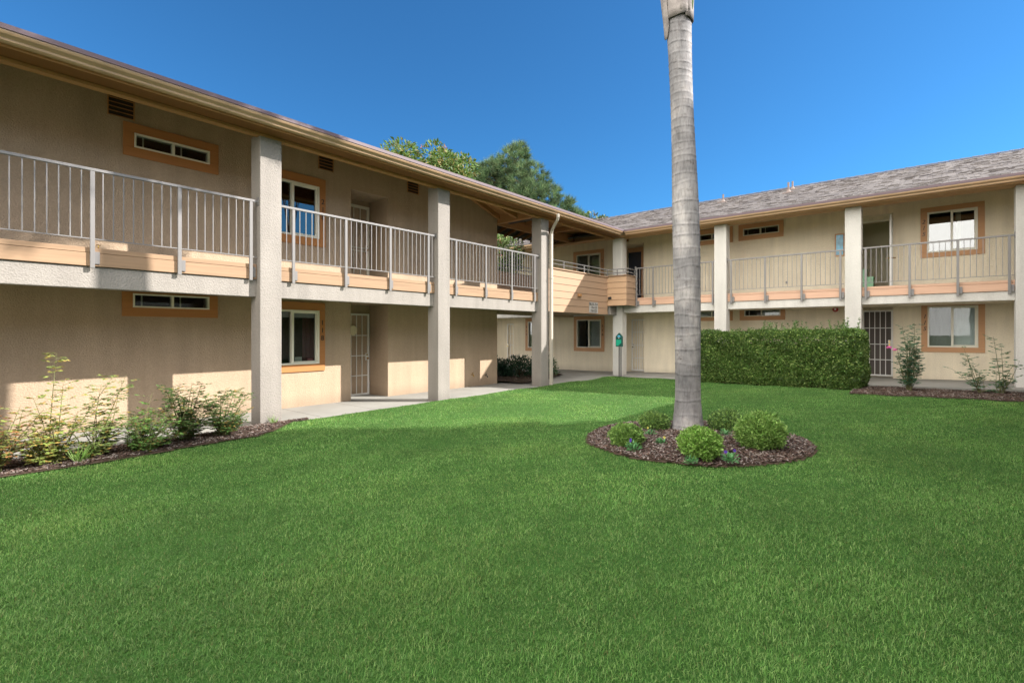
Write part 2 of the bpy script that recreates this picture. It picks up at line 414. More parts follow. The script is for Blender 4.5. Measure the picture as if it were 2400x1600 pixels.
def blind(F, u0, u1, z0, z1, o, parent, gap=.048, tilt=.018):
    b = MB(); z = z1-.05
    b.fb(F, u0+.01, u1-.01, o-.02, o+.02, z1-.045, z1-.005)
    while z > z0+.03:
        b.hexa([F(u0+.01,o-.02,z+tilt),F(u1-.01,o-.02,z+tilt),F(u1-.01,o+.02,z-tilt),F(u0+.01,o+.02,z-tilt)]+
               [F(u0+.01,o-.02,z+tilt+.003),F(u1-.01,o-.02,z+tilt+.003),F(u1-.01,o+.02,z-tilt+.003),F(u0+.01,o+.02,z-tilt+.003)])
        z -= gap
    for q in (.2,.8):
        uu = u0+(u1-u0)*q; b.fb(F, uu-.006, uu+.006, o+.02, o+.024, z0+.03, z1-.03)
    return b.build('blind', M['blind'], parent)

def drape(F, u0, u1, z0, z1, o, parent, mat, amp=.02, wave=.11):
    n = max(6, int((u1-u0)/.02)); v = []; f = []
    for i in range(n+1):
        u = u0+(u1-u0)*i/n; oo = o+amp*math.sin(2*math.pi*u/wave)+amp*.4*math.sin(5.1*u/wave)
        v += [F(u,oo,z0), F(u,oo,z1)]
    m_ = MB(); m_.v = v; m_.f = [(2*i,2*i+2,2*i+3,2*i+1) for i in range(n)]
    return m_.build('curtain', mat, parent, smooth=True)

def window(F, P, tr, inn, mull, cover=None, num=None, numu=None, trimmat='trim', small=False, numz=None, shear=0, label=None, left_cover=None, glass='glass'):
    """P building empty; tr/inn = (u0,u1,z0,z1); mull = u of the meeting stile"""
    u0,u1,z0,z1 = inn; f = MB(); t = .038 if not small else .026
    for a,b,c,d in ((u0,u1,z0,z0+t),(u0,u1,z1-t,z1),(u0,u0+t,z0+t,z1-t),(u1-t,u1,z0+t,z1-t),(mull-t*.65,mull+t*.65,z0+t,z1-t)):
        f.fb(F, a, b, -.08, .045, c, d)
    if not small:   # sliding sash frame, a little behind
        s0, s1 = mull+t*.65, u1-t
        for a,b,c,d in ((s0,s1,z0+t,z0+t+.03),(s0,s1,z1-t-.03,z1-t),(s1-.03,s1,z0+t+.03,z1-t-.03)): f.fb(F, a, b, -.06, .012, c, d)
    wn = f.build('window', M['frame'], P, bevel=.004, label=label)
    a0,a1,b0,b1 = tr; tm = MB(); pr = .03
    tm.fb(F,a0,a1,.001,pr,z1,b1); tm.fb(F,a0,a1,.001,pr,b0,z0); tm.fb(F,a0,u0,.001,pr-.001,z0+.001,z1-.001); tm.fb(F,u1,a1,.001,pr-.001,z0+.001,z1-.001)
    tm.build('trim', M[trimmat], wn, bevel=.004)
    for a, b in ((u0+t,mull-t*.65),(mull+t*.65,u1-t)):
        MB().fb(F, a, b, -.035, -.031, z0+t, z1-t).build('pane', M[glass], wn)
    if small:
        MB().fb(F, u0+.13, u0+.15, -.05, -.036, z0+t, z1-t).fb(F, mull+.13, mull+.15, -.05, -.036, z0+t, z1-t).build('insect_screen_bar', M['frame'], wn)
    for side, cv in (('L', left_cover if left_cover is not None else cover), ('R', cover)):
        a, b = (u0+t, mull-.005) if side == 'L' else (mull+.005, u1-t)
        if cv == 'blind': blind(F, a, b, z0+.02, z1-.02, -.12, wn)
        elif cv == 'curtain': drape(F, a, b, z0, z1, -.14, wn, M['curtain'], .006, .09)
        elif cv == 'screen': drape(F, a, b, z0, z1, -.14, wn, M['greydoor'], .006, .09)
        elif cv == 'maroon':
            drape(F, b-.26 if side=='R' else a, b if side=='R' else a+.1, z0, z1-.02, -.15, wn, M['rosecurtain'])
            MB().fb(F, a, b, -.13, -.115, z1-.16, z1-.02).build('blind', M['blind'], wn)
    # dark room behind the pane
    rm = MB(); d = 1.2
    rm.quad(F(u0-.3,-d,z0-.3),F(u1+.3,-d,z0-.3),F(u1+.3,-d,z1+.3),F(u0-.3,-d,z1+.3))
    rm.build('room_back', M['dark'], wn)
    if num:
        n = len(num); zc = numz
        for k, ch in enumerate(num):
            o = text_mesh('house_number', ch, .155, M['digit'], wn, frame_matrix(F, numu, pr+.005, zc-k*.172), shear=shear)
    return wn

def bar_door(F, P, u0, u1, z0, z1, o, nv, hz, name='security_door', panel='greydoor', mat='white', handle_side='R', fr=.045):
    d = MB(); t = fr
    for a,b,c,e in ((u0,u1,z0,z0+t),(u0,u1,z1-t,z1),(u0,u0+t,z0+t,z1-t),(u1-t,u1,z0+t,z1-t)): d.fb(F,a,b,o,o+.045,c,e)
    dr = d.build(name, M[mat], P, bevel=.004)
    g_ = MB()
    for k in range(nv):
        u = u0+t+(u1-u0-2*t)*(k+1)/(nv+1); g_.fb(F,u-.009,u+.009,o+.012,o+.030,z0+t,z1-t)
    for z in hz: g_.fb(F,u0+t,u1-t,o+.008,o+.034,z-.011,z+.011)
    g_.build('grille', M[mat], dr)
    MB().fb(F,u0+.01,u1-.01,o-.06,o-.03,z0+.005,z1-.01).build('door_panel', M[panel], dr)
    uh = u1-.08 if handle_side == 'R' else u0+.08
    zh = z0+.98
    MB().fb(F,uh-.035,uh+.035,o+.034,o+.048,zh-.09,zh+.09).build('lock_plate', M['white'], dr)
    kn = MB(); p0 = Vector(F(uh,o+.045,zh-.04)); p1 = Vector(F(uh,o+.105,zh-.04))
    kn.tube([p0,p0.lerp(p1,.4),p0.lerp(p1,.6),p1],[.01,.012,.028,.024],10); p0 = Vector(F(uh,o+.045,zh+.05)); p1 = Vector(F(uh,o+.062,zh+.05)); kn.tube([p0,p1],.02,10)
    kn.build('handle', M['brass'], dr, smooth=False)
    return dr

def railing(F, P, u0, u1, posts, o, ztop, zbot, matr='rail', sp=.115):
    r = MB(); r.fb(F,u0,u1,o-.02,o+.02,ztop-.04,ztop)
    rl = r.build('railing', M[matr], P, bevel=.005)
    MB().fb(F,u0+.02,u1-.02,o-.009,o+.009,zbot,zbot+.014).build('bottom_rail', M[matr], rl)
    for p in posts:
        q = MB(); q.fb(F,p-.026,p+.026,o-.017,o+.017,2.49,ztop-.041); q.build('post', M[matr], rl, bevel=.004)
        b = MB(); b.fb(F,p+.027,p+.085,o-.052,o-.012,2.55,2.72); 
        b.build('bracket', M[matr], rl, bevel=.003)
    for e_ in (u0, u1):
        s = 1 if e_ == u0 else -1
        MB().fb(F,e_,e_+s*.012,o-.05,o+.05,ztop-.09,ztop+.05).build('end_plate', M[matr], rl)
    edges = [u0, *posts, u1]
    for a, b in zip(edges, edges[1:]):
        n = max(1, round((b-a)/sp)); 
        for k in range(1, n):
            u = a+(b-a)*k/n; MB().fb(F,u-.0065,u+.0065,o-.0065,o+.0065,zbot+.015,ztop-.041).build('baluster', M[matr], rl)
    return rl

def vent(F, P, u0, u1, z0, z1, mat='eave'):
    b = MB(); b.fb(F,u0,u1,-.005,.004,z0,z1); vt = b.build('attic_vent', M['roomdark'], P)
    s = MB(); n = 5; h = (z1-z0)/n
    for k in range(n+1):
        z = z0+h*k
        s.hexa([F(u0,.005,z-.004),F(u1,.005,z-.004),F(u1,.030,z-.022),F(u0,.030,z-.022),F(u0,.005,z+.006),F(u1,.005,z+.006),F(u1,.030,z-.012),F(u0,.030,z-.012)])
    s.fb(F,u0-.015,u0,.002,.024,z0-.02,z1+.01).fb(F,u1,u1+.015,.002,.024,z0-.02,z1+.01)
    s.build('louver', M[mat], vt); return vt

GP = [(2.10,5.135),(2.10,5.02),(2.115,5.005),(2.17,5.005),(2.19,5.02),(2.195,5.045),(2.215,5.06),(2.245,5.075),(2.26,5.10),(2.262,5.13),(2.25,5.14),(2.238,5.13),(2.235,5.105),(2.21,5.085),(2.175,5.075),(2.165,5.03),(2.125,5.03),(2.12,5.135)]
def gutter(F, P, u0, u1, do=0.):
    gt = MB().ext(GP, lambda p: F(u0,p[0]+do,p[1]), lambda p: F(u1,p[0]+do,p[1])).build('gutter', M['gutter'], P, smooth=False)
    return gt

def roof_faces(mb, tops, th=.05):
    """list of polygons (top side) -> slab"""
    for poly in tops:
        n = len(mb.v); k = len(poly)
        mb.v += [tuple(p) for p in poly]+[(p[0],p[1],p[2]-th) for p in poly]
        mb.f.append(tuple(range(n,n+k))); mb.f.append(tuple(n+k+i for i in reversed(range(k))))
        for i in range(k): mb.f.append((n+i,n+k+i,n+k+(i+1)%k,n+(i+1)%k))
def roof_obj(polys, P, F_uv):
    mb = MB(); roof_faces(mb, polys); o = mb.build('roof', M['shingle'], P)
    me = o.data; off = rootloc(P); uvl = me.uv_layers.new(name='UVMap')
    for p in me.polygons:
        n = p.normal
        for li in p.loop_indices:
            v = me.vertices[me.loops[li].vertex_index].co
            w_ = v+off
            if abs(n.y) > abs(n.x): uvl.data[li].uv = (w_.x, (w_.y)*1.05)
            else: uvl.data[li].uv = (w_.y, w_.x*1.05)
    return o

def hose_bib(F, P, u, z, mat='brass'):
    b = MB(); b.tube([F(u,.0,z),F(u,.08,z),F(u,.11,z-.03),F(u,.115,z-.06)],[.012,.012,.016,.014],8); b.tube([F(u-.03,.07,z+.045),F(u+.03,.07,z+.045)],.008,6); b.tube([F(u,.07,z),F(u,.07,z+.045)],.006,6)
    return b.build('hose_bib', M[mat], P)

# ------------------------------------------------------------------ LEFT WING
LW = empty('apartment_wing', (-13, 4, 0), 'long tan stucco wing on the left with orange window trims 118 and 218', 'apartment building')
mb = MB()
H_L = [(2.42,3.588,4.775,5.02),(4.585,5.797,3.685,4.84),(2.40,3.58,2.035,2.275),(4.585,5.797,.915,2.09)]
rec = [(6.607,7.657,-.3,2.315,.81),(6.607,7.657,2.55,4.985,.81)]
wall(mb, FL, -6, 11.785, -.3, 5.78, H_L+rec)
mb.quad(FL(6.607,-.81,-.3),FL(7.657,-.81,-.3),FL(7.657,-.81,5),FL(6.607,-.81,5))          # recess backs
# north end wall and rear wall
mb.box(-16.2,-10.502,11.60,11.785,-.3,5.25); mb.box(-16.2,-16.0,-6,11.6,-.3,5.0); mb.box(-16.0,-10.71,-6,-5.8,-.3,5.0)
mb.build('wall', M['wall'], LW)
# inner floors/ceilings that keep rooms dark
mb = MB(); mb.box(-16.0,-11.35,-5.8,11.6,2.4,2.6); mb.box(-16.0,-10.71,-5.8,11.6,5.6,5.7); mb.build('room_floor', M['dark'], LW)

def columns(F, P, us, mat, o0=1.36, o1=1.72, ztop=5.0):
    for u in us:
        b = MB(); b.fb(F,u,u+.372,o0,o1,-.35,ztop); b.build('column', M[mat], P, bevel=.012)
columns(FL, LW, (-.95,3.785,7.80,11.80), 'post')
# balcony deck, stucco edge beam and wood fascia, bay by bay
bays = [(-5.6,-.95),(-.578,3.785),(4.157,7.80),(8.172,11.80)]
dk = MB(); dk.fb(FL,-6,11.80,.002,1.45,2.62,2.79); dk.fb(FL,6.607,7.657,-.80,.002,2.62,2.79); dk.build('balcony_deck', M['concrete'], LW)
mb = MB(); mb.fb(FL,-6,11.80,.003,1.40,2.32,2.345); mb.build('balcony_ceiling', M['wall'], LW)
for a, b in bays:
    MB().fb(FL,a,b,1.41,1.57,2.215,2.515).build('edge_beam', M['post'], LW, bevel=.01)
    m_ = MB(); m_.fb(FL,a+.002,b-.002,1.46,1.60,2.52,2.70); m_.fb(FL,a+.002,b-.002,1.455,1.592,2.706,2.775)
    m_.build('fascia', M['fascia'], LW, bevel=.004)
railing(FL, LW, -.578, 3.785, [-.42,.53,1.575,2.62,3.672], 1.63, 3.865, 2.885)
railing(FL, LW, 4.157, 7.80, [4.412,5.473,6.531,7.584], 1.63, 3.865, 2.885)
railing(FL, LW, 8.172, 11.80, [8.458,9.521,10.565,11.594], 1.63, 3.865, 2.885)
# windows
window(FL, LW, (2.265,3.743,4.615,5.18), H_L[0], 3.0, 'dark', small=True)
window(FL, LW, (2.25,3.729,1.88,2.30), H_L[2], 2.985, 'dark', small=True)
window(FL, LW, (4.43,5.953,3.515,5.03), H_L[1], 5.195, 'blind', num='218', numu=5.882, numz=4.52, glass='mirrorglass')
window(FL, LW, (4.43,5.938,.755,2.26), H_L[3], 5.19, 'maroon', num='118', numu=5.872, numz=1.82)
# things seen inside window 118 : two cards on the sill, blind cord
vent(FL, LW, 2.07, 2.412, 5.245, 5.61); vent(FL, LW, 5.80, 6.139, 5.275, 5.63); vent(FL, LW, 8.269, 8.616, 5.28, 5.64)
d1 = bar_door(FL, LW, 6.73, 7.627, 0.0, 2.09, -.80, 4, (.50,1.01,1.53), panel='greydoor')
d2 = bar_door(FL, LW, 6.73, 7.627, 2.795, 4.86, -.80, 3, (3.70,3.78), panel='mesh', mat='frame', fr=.07)
arc = MB(); pts = [FL(7.18+.42*math.cos(t),-.775,4.28+.22*math.sin(t)) for t in [math.pi*k/14 for k in range(15)]]; arc.tube(pts,.009,6); arc.build('scroll', M['frame'], d2)
hose_bib(FL, LW, 10.62, .36); hose_bib(FL, LW, 11.22, .30, 'black'); hose_bib(FL, LW, 1.93, 2.98)
# upper roof carpentry
mb = MB(); mb.fb(FL,-6,16.2,1.60,1.72,5.002,5.28); mb.build('roof_beam', M['soffit'], LW, bevel=.006)
mb = MB(); mb.fb(FL,-6,16.2,1.595,1.725,4.955,5.0); mb.build('beam_trim', M['eave'], LW, bevel=.004)
mb = MB(); mb.fb(FL,-6,16.1,1.73,2.06,5.0,5.02); mb.build('soffit', M['soffit'], LW)
mb = MB(); mb.fb(FL,-6,15.9,2.062,2.098,4.985,5.15); mb.build('eave_fascia', M['eave'], LW)
gutter(FL, LW, -6, 15.84)
mb = MB(); mb.fb(FL,-6,15.95,2.10,2.275,5.118,5.178); mb.build('drip_edge', M['drip'], LW)
E_ = 5.17
def zL(x): return E_+.324*(-8.235-x)
ry = 12.45; rx = -16.0; dz = zL(rx)
hy = ry-(-8.235-rx)
roof_obj([[(-8.235,-6.2,E_),(-8.235,ry,E_),(rx,hy,dz),(rx,-6.2,dz)], [(-8.235,ry,E_),(-23.8,ry,E_),(rx,hy,dz)], [(rx,-6.2,dz),(rx,hy,dz),(-23.8,ry,E_),(-23.8,-6.2,E_)]], LW, None)
# sloped plank ceiling above the balcony
mb = MB(); mb.hexa([(-8.78,-6,5.24),(-10.5,-6,5.79),(-10.5,10.2,5.79),(-8.78,10.2,5.24),(-8.78,-6,5.26),(-10.5,-6,5.81),(-10.5,10.2,5.81),(-8.78,10.2,5.26)]); mb.build('ceiling', M['eave'], LW)
for x in (-10.44,-9.72):
    r_ = MB(); z0 = 5.70 if x < -10 else 5.40; z1 = 5.16 if x < -10 else 5.10
    r_.hexa([(x-.05,10.15,z0-.02),(x+.05,10.15,z0-.02),(x+.05,11.8,z1-.02),(x-.05,11.8,z1-.02),(x-.05,10.15,z0+.14),(x+.05,10.15,z0+.14),(x+.05,11.8,z1+.14),(x-.05,11.8,z1+.14)])
    r_.build('rafter', M['eave'], LW, bevel=.004)
mb = MB(); zc = lambda x, y: min(E_+.324*(-8.235-x), E_+.324*(12.45-y))-.075
for k in range(12):      # planks of the hip ceiling, falling towards the passage
    y0 = 10.18+k*.14; y1 = y0+.132
    for x0, x1 in ((-10.5,-9.95),(-9.95,-9.4),(-9.4,-8.9)):
        mb.hexa([(x0,y0,zc(x0,y0)-.02),(x1,y0,zc(x1,y0)-.02),(x1,y1,zc(x1,y1)-.02),(x0,y1,zc(x0,y1)-.02),(x0,y0,zc(x0,y0)),(x1,y0,zc(x1,y0)),(x1,y1,zc(x1,y1)),(x0,y1,zc(x0,y1))])
mb.build('plank_ceiling', M['eave'], LW)
mb = MB(); mb.box(-10.55,-9.10,11.79,11.93,5.03,5.42); mb.build('header_beam', M['eave'], LW, bevel=.005)
# downspout on the last column
ds = MB(); ds.tube([(-8.25,11.88,5.01),(-8.25,11.89,4.93),(-8.30,11.93,4.86),(-8.55,12.10,4.72),(-8.66,12.17,4.64),(-8.70,12.19,4.54)],.044,12)
ds.box(-8.745,-8.665,12.15,12.235,.02,4.55)
ds.box(-8.76,-8.655,12.14,12.245,3.2,3.24).box(-8.76,-8.655,12.14,12.245,1.4,1.44)
ds.build('downspout', M['spout'], LW, bevel=.006)
o = MB(); o.tube([(-9.14,11.98,1.93),(-9.20,11.98,1.93)],[.075,.06],14); o.build('wall_lamp', M['lightcream'], LW)
o = MB(); o.tube([(-9.14,11.98,4.72),(-9.20,11.98,4.72)],[.075,.06],14); o.build('wall_lamp', M['lightcream'], LW)

# ------------------------------------------------------------------ BRIDGE over the passage
BR = empty('passage_bridge', (-9.7, 14, 0), 'tan lap siding bridge joining both wings above the passage, with two pipe rails on top', 'bridge')
mb = MB(); mb.box(-10.7,-8.9,11.79,16.45,2.32,2.55); mb.build('deck', M['concrete'], BR)
mb = MB(); mb.box(-10.7,-8.9,11.81,16.3,2.27,2.315); mb.box(-10.74,-10.58,11.80,16.3,2.19,2.318); mb.build('bridge_ceiling', M['wall'], BR)
def siding(name, P4, mat, ln=7):
    """boards on a vertical strip from a to b (xy), facing n"""
    (ax,ay),(bx,by),(nx,ny),z0,z1 = P4; s = MB(); h = (z1-z0)/ln
    for k in range(ln):
        za = z0+k*h; zb = za+h-.007; o0, o1 = .004+.010, .010
        s.hexa([(ax,ay,za),(bx,by,za),(bx+nx*.026,by+ny*.026,za),(ax+nx*.026,ay+ny*.026,za),(ax,ay,zb),(bx,by,zb),(bx+nx*.014,by+ny*.014,zb),(ax+nx*.014,ay+ny*.014,zb)])
    return s.build(name, M[mat], BR)
mb = MB(); mb.box(-8.90,-8.83,12.18,15.76,2.245,3.52); mb.box(-8.899,-8.10,15.775,15.85,2.56,3.53); mb.box(-8.155,-8.085,15.851,16.45,2.56,3.53); mb.box(-10.70,-10.64,11.9,16.3,2.3,3.53); mb.box(-8.90,-8.156,15.852,16.3,2.56,2.6)
mb.build('balustrade_core', M['roomdark'], BR)
siding('siding', ((-8.83,12.18),(-8.83,15.76),(1,0),2.24,3.54), 'siding', 6)
siding('siding', ((-8.86,15.775),(-8.085,15.775),(0,-1),2.55,3.57), 'sidingx', 5)
siding('siding', ((-8.085,15.76),(-8.085,16.45),(1,0),2.55,3.57), 'siding', 5)
siding('siding', ((-10.64,11.9),(-10.64,16.3),(1,0),2.5,3.54), 'siding', 5)
mb = MB(); mb.box(-8.93,-8.78,12.18,15.76,3.541,3.575); mb.box(-8.93,-8.04,15.72,15.86,3.573,3.60); mb.box(-8.16,-8.04,15.861,16.46,3.573,3.60); mb.box(-10.73,-10.6,11.9,16.3,3.541,3.575)
mb.build('cap_board', M['siding'], BR, bevel=.004)
def pipes(pts, posts, nm='pipe_rail'):
    r_ = MB()
    for z in (3.70, 3.82): r_.tube([(x,y,z) for x,y in pts],.018,8)
    q = r_.build(nm, M['rail'], BR, smooth=True)
    for x,y in posts: MB().box(x-.014,x+.014,y-.014,y+.014,3.57,3.81).build('post', M['rail'], q)
pipes([(-8.84,12.17),(-8.84,15.82),(-8.10,15.82),(-8.10,16.42)], [(-8.84,13.05),(-8.84,14.25),(-8.84,15.8),(-8.12,15.82),(-8.10,16.40),(-8.46,15.82)])
pipes([(-10.66,11.9),(-10.66,16.3)], [(-10.66,13),(-10.66,14.3),(-10.66,15.6)])
mb = MB(); mb.box(-10.55,-8.9,11.95,16.33,5.34,5.38); 
for k in range(10): mb.box(-10.5+k*.165,-10.492+k*.165,11.95,16.33,5.335,5.339)
mb.build('plank_ceiling', M['eave'], BR)
mb = MB(); mb.box(-10.66,-10.56,11.80,16.33,5.02,5.33); mb.build('header_beam', M['eave'], BR, bevel=.005)
for yy in (13.3, 14.8): MB().box(-10.555,-8.93,yy,yy+.09,5.2,5.333).build('rafter', M['eave'], BR)
roof_obj([[(-8.235,12.2,E_),(-8.235,16.6,E_),(-9.9,17.2,5.71),(-9.9,12.2,5.71)],[(-9.9,12.2,5.71),(-9.9,17.2,5.71),(-11.7,16.6,5.13),(-11.7,12.2,5.13)]], BR, None)
rt = MB()
for k in range(9): rt.hexa([(-11.62,12.4+k*.5,4.98),(-10.67,12.4+k*.5,5.26),(-10.67,12.46+k*.5,5.26),(-11.62,12.46+k*.5,4.98),(-11.62,12.4+k*.5,5.06),(-10.67,12.4+k*.5,5.38),(-10.67,12.46+k*.5,5.38),(-11.62,12.46+k*.5,5.06)])
rt.build('rafter_tails', M['soffit'], BR)
# building number sign
sg = MB(); sg.box(-8.801,-8.790,14.50,15.06,2.27,2.63); sgo = sg.build('building_sign', M['signmetal'], BR, label='grey metal sign with building and apartment numbers')
FB = lambda u, o, z: (-8.80+o, u, z)
for k, s_ in enumerate(('BLDG. B-1','118-133','218-225')):
    text_mesh('sign_text', s_, .125, M['digit'], sgo, frame_matrix(FB, 14.78, .013, 2.56-k*.112), ext=.002)
mb = MB(); mb.box(-8.80,-8.73,13.78,13.95,2.77,2.86); mb.build('floodlight', M['eave'], BR, bevel=.01)
mb = MB(); mb.box(-8.76,-8.65,15.70,15.755,2.775,2.86); mb.build('floodlight', M['black'], BR, bevel=.008)
mb = MB(); mb.box(-8.90,-8.76,15.86,16.33,2.24,2.55); mb.build('edge_beam', M['post'], BR, bevel=.008)

# ------------------------------------------------------------------ RIGHT WING
RW = empty('apartment_wing', (-3, 22, 0), 'cream stucco wing behind the hedge with grey shingle roof and windows 115 and 215', 'apartment building')
mb = MB()
HR = {'117':(-14.285,-13.10,.915,2.115),'116':(-11.64,-10.46,.972,2.15),'s1u':(-6.55,-5.44,4.885,5.112),'s1l':(-6.55,-5.44,2.15,2.378),
      's2u':(-4.957,-3.848,4.885,5.13),'s2l':(-4.918,-3.807,2.155,2.378),'215':(-.115,.92,3.82,4.945),'115':(-.11,.93,1.20,2.335),'216':(-11.65,-10.488,3.72,4.895),
      'pic':(-2.285,-2.07,3.96,4.60)}
recR = [(-9.6,-8.60,2.55,5.10,.75),(-9.6,-8.58,-.3,2.3,.22),(-1.95,-.877,-.3,2.36,.32),(-1.95,-.877,2.55,5.07,.30),(-17.5,-15.184,-.3,2.3,.8)]
wall(mb, FR, -20, 11, -.3, 5.78, [HR[k] for k in ('117','116','s1u','s1l','s2u','s2l','215','115','216')]+recR)
for h in recR[:3]+recR[4:]: mb.quad(FR(h[0],-h[4],h[2]),FR(h[1],-h[4],h[2]),FR(h[1],-h[4],h[3]),FR(h[0],-h[4],h[3]))
wall(mb, lambda u,o,z: (u,18.5-o,z), -1.95, -.877, 2.55, 5.07, [(-1.87,-.98,2.80,4.91)], .1)
mb.box(-20,11,28.6,28.8,-.3,5.0); mb.box(-20,-19.8,18.42,28.6,-.3,5.0); mb.box(10.8,11,18.42,28.6,-.3,5.0)
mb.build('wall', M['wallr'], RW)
mb = MB(); mb.box(-19.8,10.8,19.05,28.6,2.4,2.6); mb.box(-19.8,-2.8,18.42,28.6,5.6,5.7); mb.box(.6,10.8,18.42,28.6,5.6,5.7); mb.build('room_floor', M['dark'], RW)
columns(FR, RW, (-12.4,-8.92,-5.32,-1.84,1.47), 'postr', 1.51, 1.87)
dk = MB(); dk.fb(FR,-20,11,.002,1.58,2.62,2.79); dk.fb(FR,-9.6,-8.6,-.74,.002,2.62,2.79); dk.fb(FR,-1.95,-.877,-.30,.002,2.62,2.79); dk.build('balcony_deck', M['concrete'], RW)
MB().fb(FR,-20,11,.003,1.52,2.36,2.385).build('balcony_ceiling', M['wallr'], RW)
bayr = [(-20,-12.4),(-12.03,-8.92),(-8.548,-5.32),(-4.948,-1.84),(-1.468,1.47),(1.842,5)]
for i, (a, b) in enumerate(bayr):
    zb = 2.24 if i < 2 else 2.27+.022*i
    MB().fb(FR,a,b,1.56,1.72,zb,2.575).build('edge_beam', M['postr'], RW, bevel=.01)
    if i >= 2:
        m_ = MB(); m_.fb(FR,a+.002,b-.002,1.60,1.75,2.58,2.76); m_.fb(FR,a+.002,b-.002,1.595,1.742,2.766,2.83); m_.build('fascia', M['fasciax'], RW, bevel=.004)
railing(FR, RW, -8.06, -5.32, [-8.018,-7.4,-6.4,-5.385], 1.80, 3.885, 2.93)
railing(FR, RW, -4.948, -1.84, [-4.824,-3.851,-2.889,-1.949], 1.80, 3.885, 2.93)
railing(FR, RW, -1.468, 1.47, [-1.377,-.452,.472,1.371], 1.80, 3.885, 2.93)
kw = dict(trimmat='trimx')
window(FR, RW, (-14.444,-12.94,.764,2.256), HR['117'], -13.7, 'dark', num='117', numu=-14.37, numz=1.85, **kw)
window(FR, RW, (-11.79,-10.32,.82,2.30), HR['116'], -11.045, 'curtain', left_cover='dark', num='116', numu=-10.39, numz=1.87, **kw)
window(FR, RW, (-11.817,-10.336,3.56,5.045), HR['216'], -11.06, 'blind', num='216', numu=-10.41, numz=4.55, **kw)
window(FR, RW, (-6.70,-5.295,4.73,5.285), HR['s1u'], -6.0, 'dark', small=True, **kw)
window(FR, RW, (-6.70,-5.295,2.02,2.41), HR['s1l'], -6.0, 'curtain', small=True, **kw)
window(FR, RW, (-5.105,-3.718,4.736,5.279), HR['s2u'], -4.414, 'dark', small=True, **kw)
window(FR, RW, (-5.07,-3.672,2.02,2.41), HR['s2l'], -4.382, 'curtain', left_cover='dark', small=True, **kw)
window(FR, RW, (-.262,1.055,3.692,5.082), HR['215'], .401, 'dark', num='215', numu=-.20, numz=4.69, glass='mirrorglass', shear=.25, **kw)
window(FR, RW, (-.246,1.06,1.065,2.446), HR['115'], .411, 'curtain', left_cover='screen', num='115', numu=-.177, numz=2.05, shear=.25, **kw)
for a, b, z in ((-3.227,-2.911,5.37),(.13,.441,5.37),(-6.55,-6.3,5.42),(-9.55,-9.25,5.25)): vent(FR, RW, a, b, z-.02, z+.05, 'soffit')
bar_door(FR, RW, -9.19, -8.60, .10, 2.13, -.20, 4, (.60,1.10,1.62), panel='greydoor', handle_side='L')
bar_door(FR, RW, -1.63, -.892, .315, 2.27, -.28, 4, (.80,1.26,1.74), panel='mesh')
bar_door(FR, RW, -16.2, -15.3, 0.0, 2.04, -.78, 4, (.5,1.,1.55), panel='greydoor', handle_side='L')
# navy door of the corner flat
nd = MB(); nd.fb(FR,-9.585,-9.02,-.74,-.69,2.79,4.88)
for k in range(2):
    for j in range(3): nd.fb(FR,-9.55+k*.28+.02,-9.55+k*.28+.23,-.69,-.682,2.95+j*.65,3.42+j*.65)
ndo = nd.build('front_door', M['navy'], RW, label='navy blue panelled front door', bevel=.004)
kn = MB(); kn.tube([FR(-9.08,-.69,3.75),FR(-9.08,-.63,3.75)],[.012,.028],10); kn.build('handle', M['brass'], ndo)
m_ = MB(); m_.fb(FR,-9.599,-8.62,-.748,-.67,4.885,5.06); m_.fb(FR,-9.018,-8.93,-.745,-.665,2.79,4.884); m_.build('door_frame', M['trimx'], RW)
# open doorway of 215
fr_ = MB(); fr_.fb(FR,-1.90,-.96,-.305,-.25,4.912,4.95).fb(FR,-.975,-.935,-.34,-.262,2.80,4.91).fb(FR,-1.90,-1.87,-.34,-.262,2.80,4.91)
fr_.build('door_frame', M['frame'], RW)
sd = MB(); sd.fb(FR,-.925,-.885,-.24,.62,2.80,2.86).fb(FR,-.925,-.885,-.24,.62,4.86,4.92).fb(FR,-.925,-.885,.56,.62,2.861,4.859).fb(FR,-.925,-.885,-.24,-.18,2.861,4.859)
for k in range(5): sd.fb(FR,-.912,-.898,-.05+k*.12,-.036+k*.12,2.861,4.859)
sdo = sd.build('security_door', M['white'], RW, label='white security door swung wide open')
kn = MB(); kn.tube([FR(-1.02,.53,3.70),FR(-.79,.53,3.70)],.016,8); kn.build('handle', M['brass'], sdo)
rm = MB(); rm.box(-2.8,-2.7,18.62,20.4,2.79,5.3); rm.box(.5,.6,18.62,20.4,2.79,5.3); rm.box(-2.8,.6,20.4,20.5,2.79,5.3); rm.box(-2.8,.6,18.62,20.4,5.3,5.36)
rm.build('room_wall', M['room'], RW)
MB().box(-2.8,.6,18.62,20.4,2.70,2.788).build('room_floor', M['trimx'], RW)
# picture window beside the column
pc = MB(); pc.fb(FR,-2.305,-2.052,.001,.025,3.93,4.625); pco = pc.build('picture_panel', M['trimx'], RW, label='narrow framed blue glass panel on the wall')
MB().fb(FR,-2.27,-2.085,.026,.032,3.975,4.585).build('picture', M['glasspic'], pco)
al = MB(); al.tube([FR(-2.288,.001,2.315),FR(-2.288,.06,2.315),FR(-2.288,.075,2.315)],[.078,.078,.05],20); alo = al.build('alarm_bell', M['red'], RW)
a2 = MB(); a2.tube([FR(-2.288,.075,2.315),FR(-2.288,.082,2.315)],[.028,.02],12); a2.build('bell_boss', M['white'], alo)
MB().fb(FR,-3.66,-3.60,.001,.02,3.19,3.27).build('outlet_box', M['rail'], RW, bevel=.004)
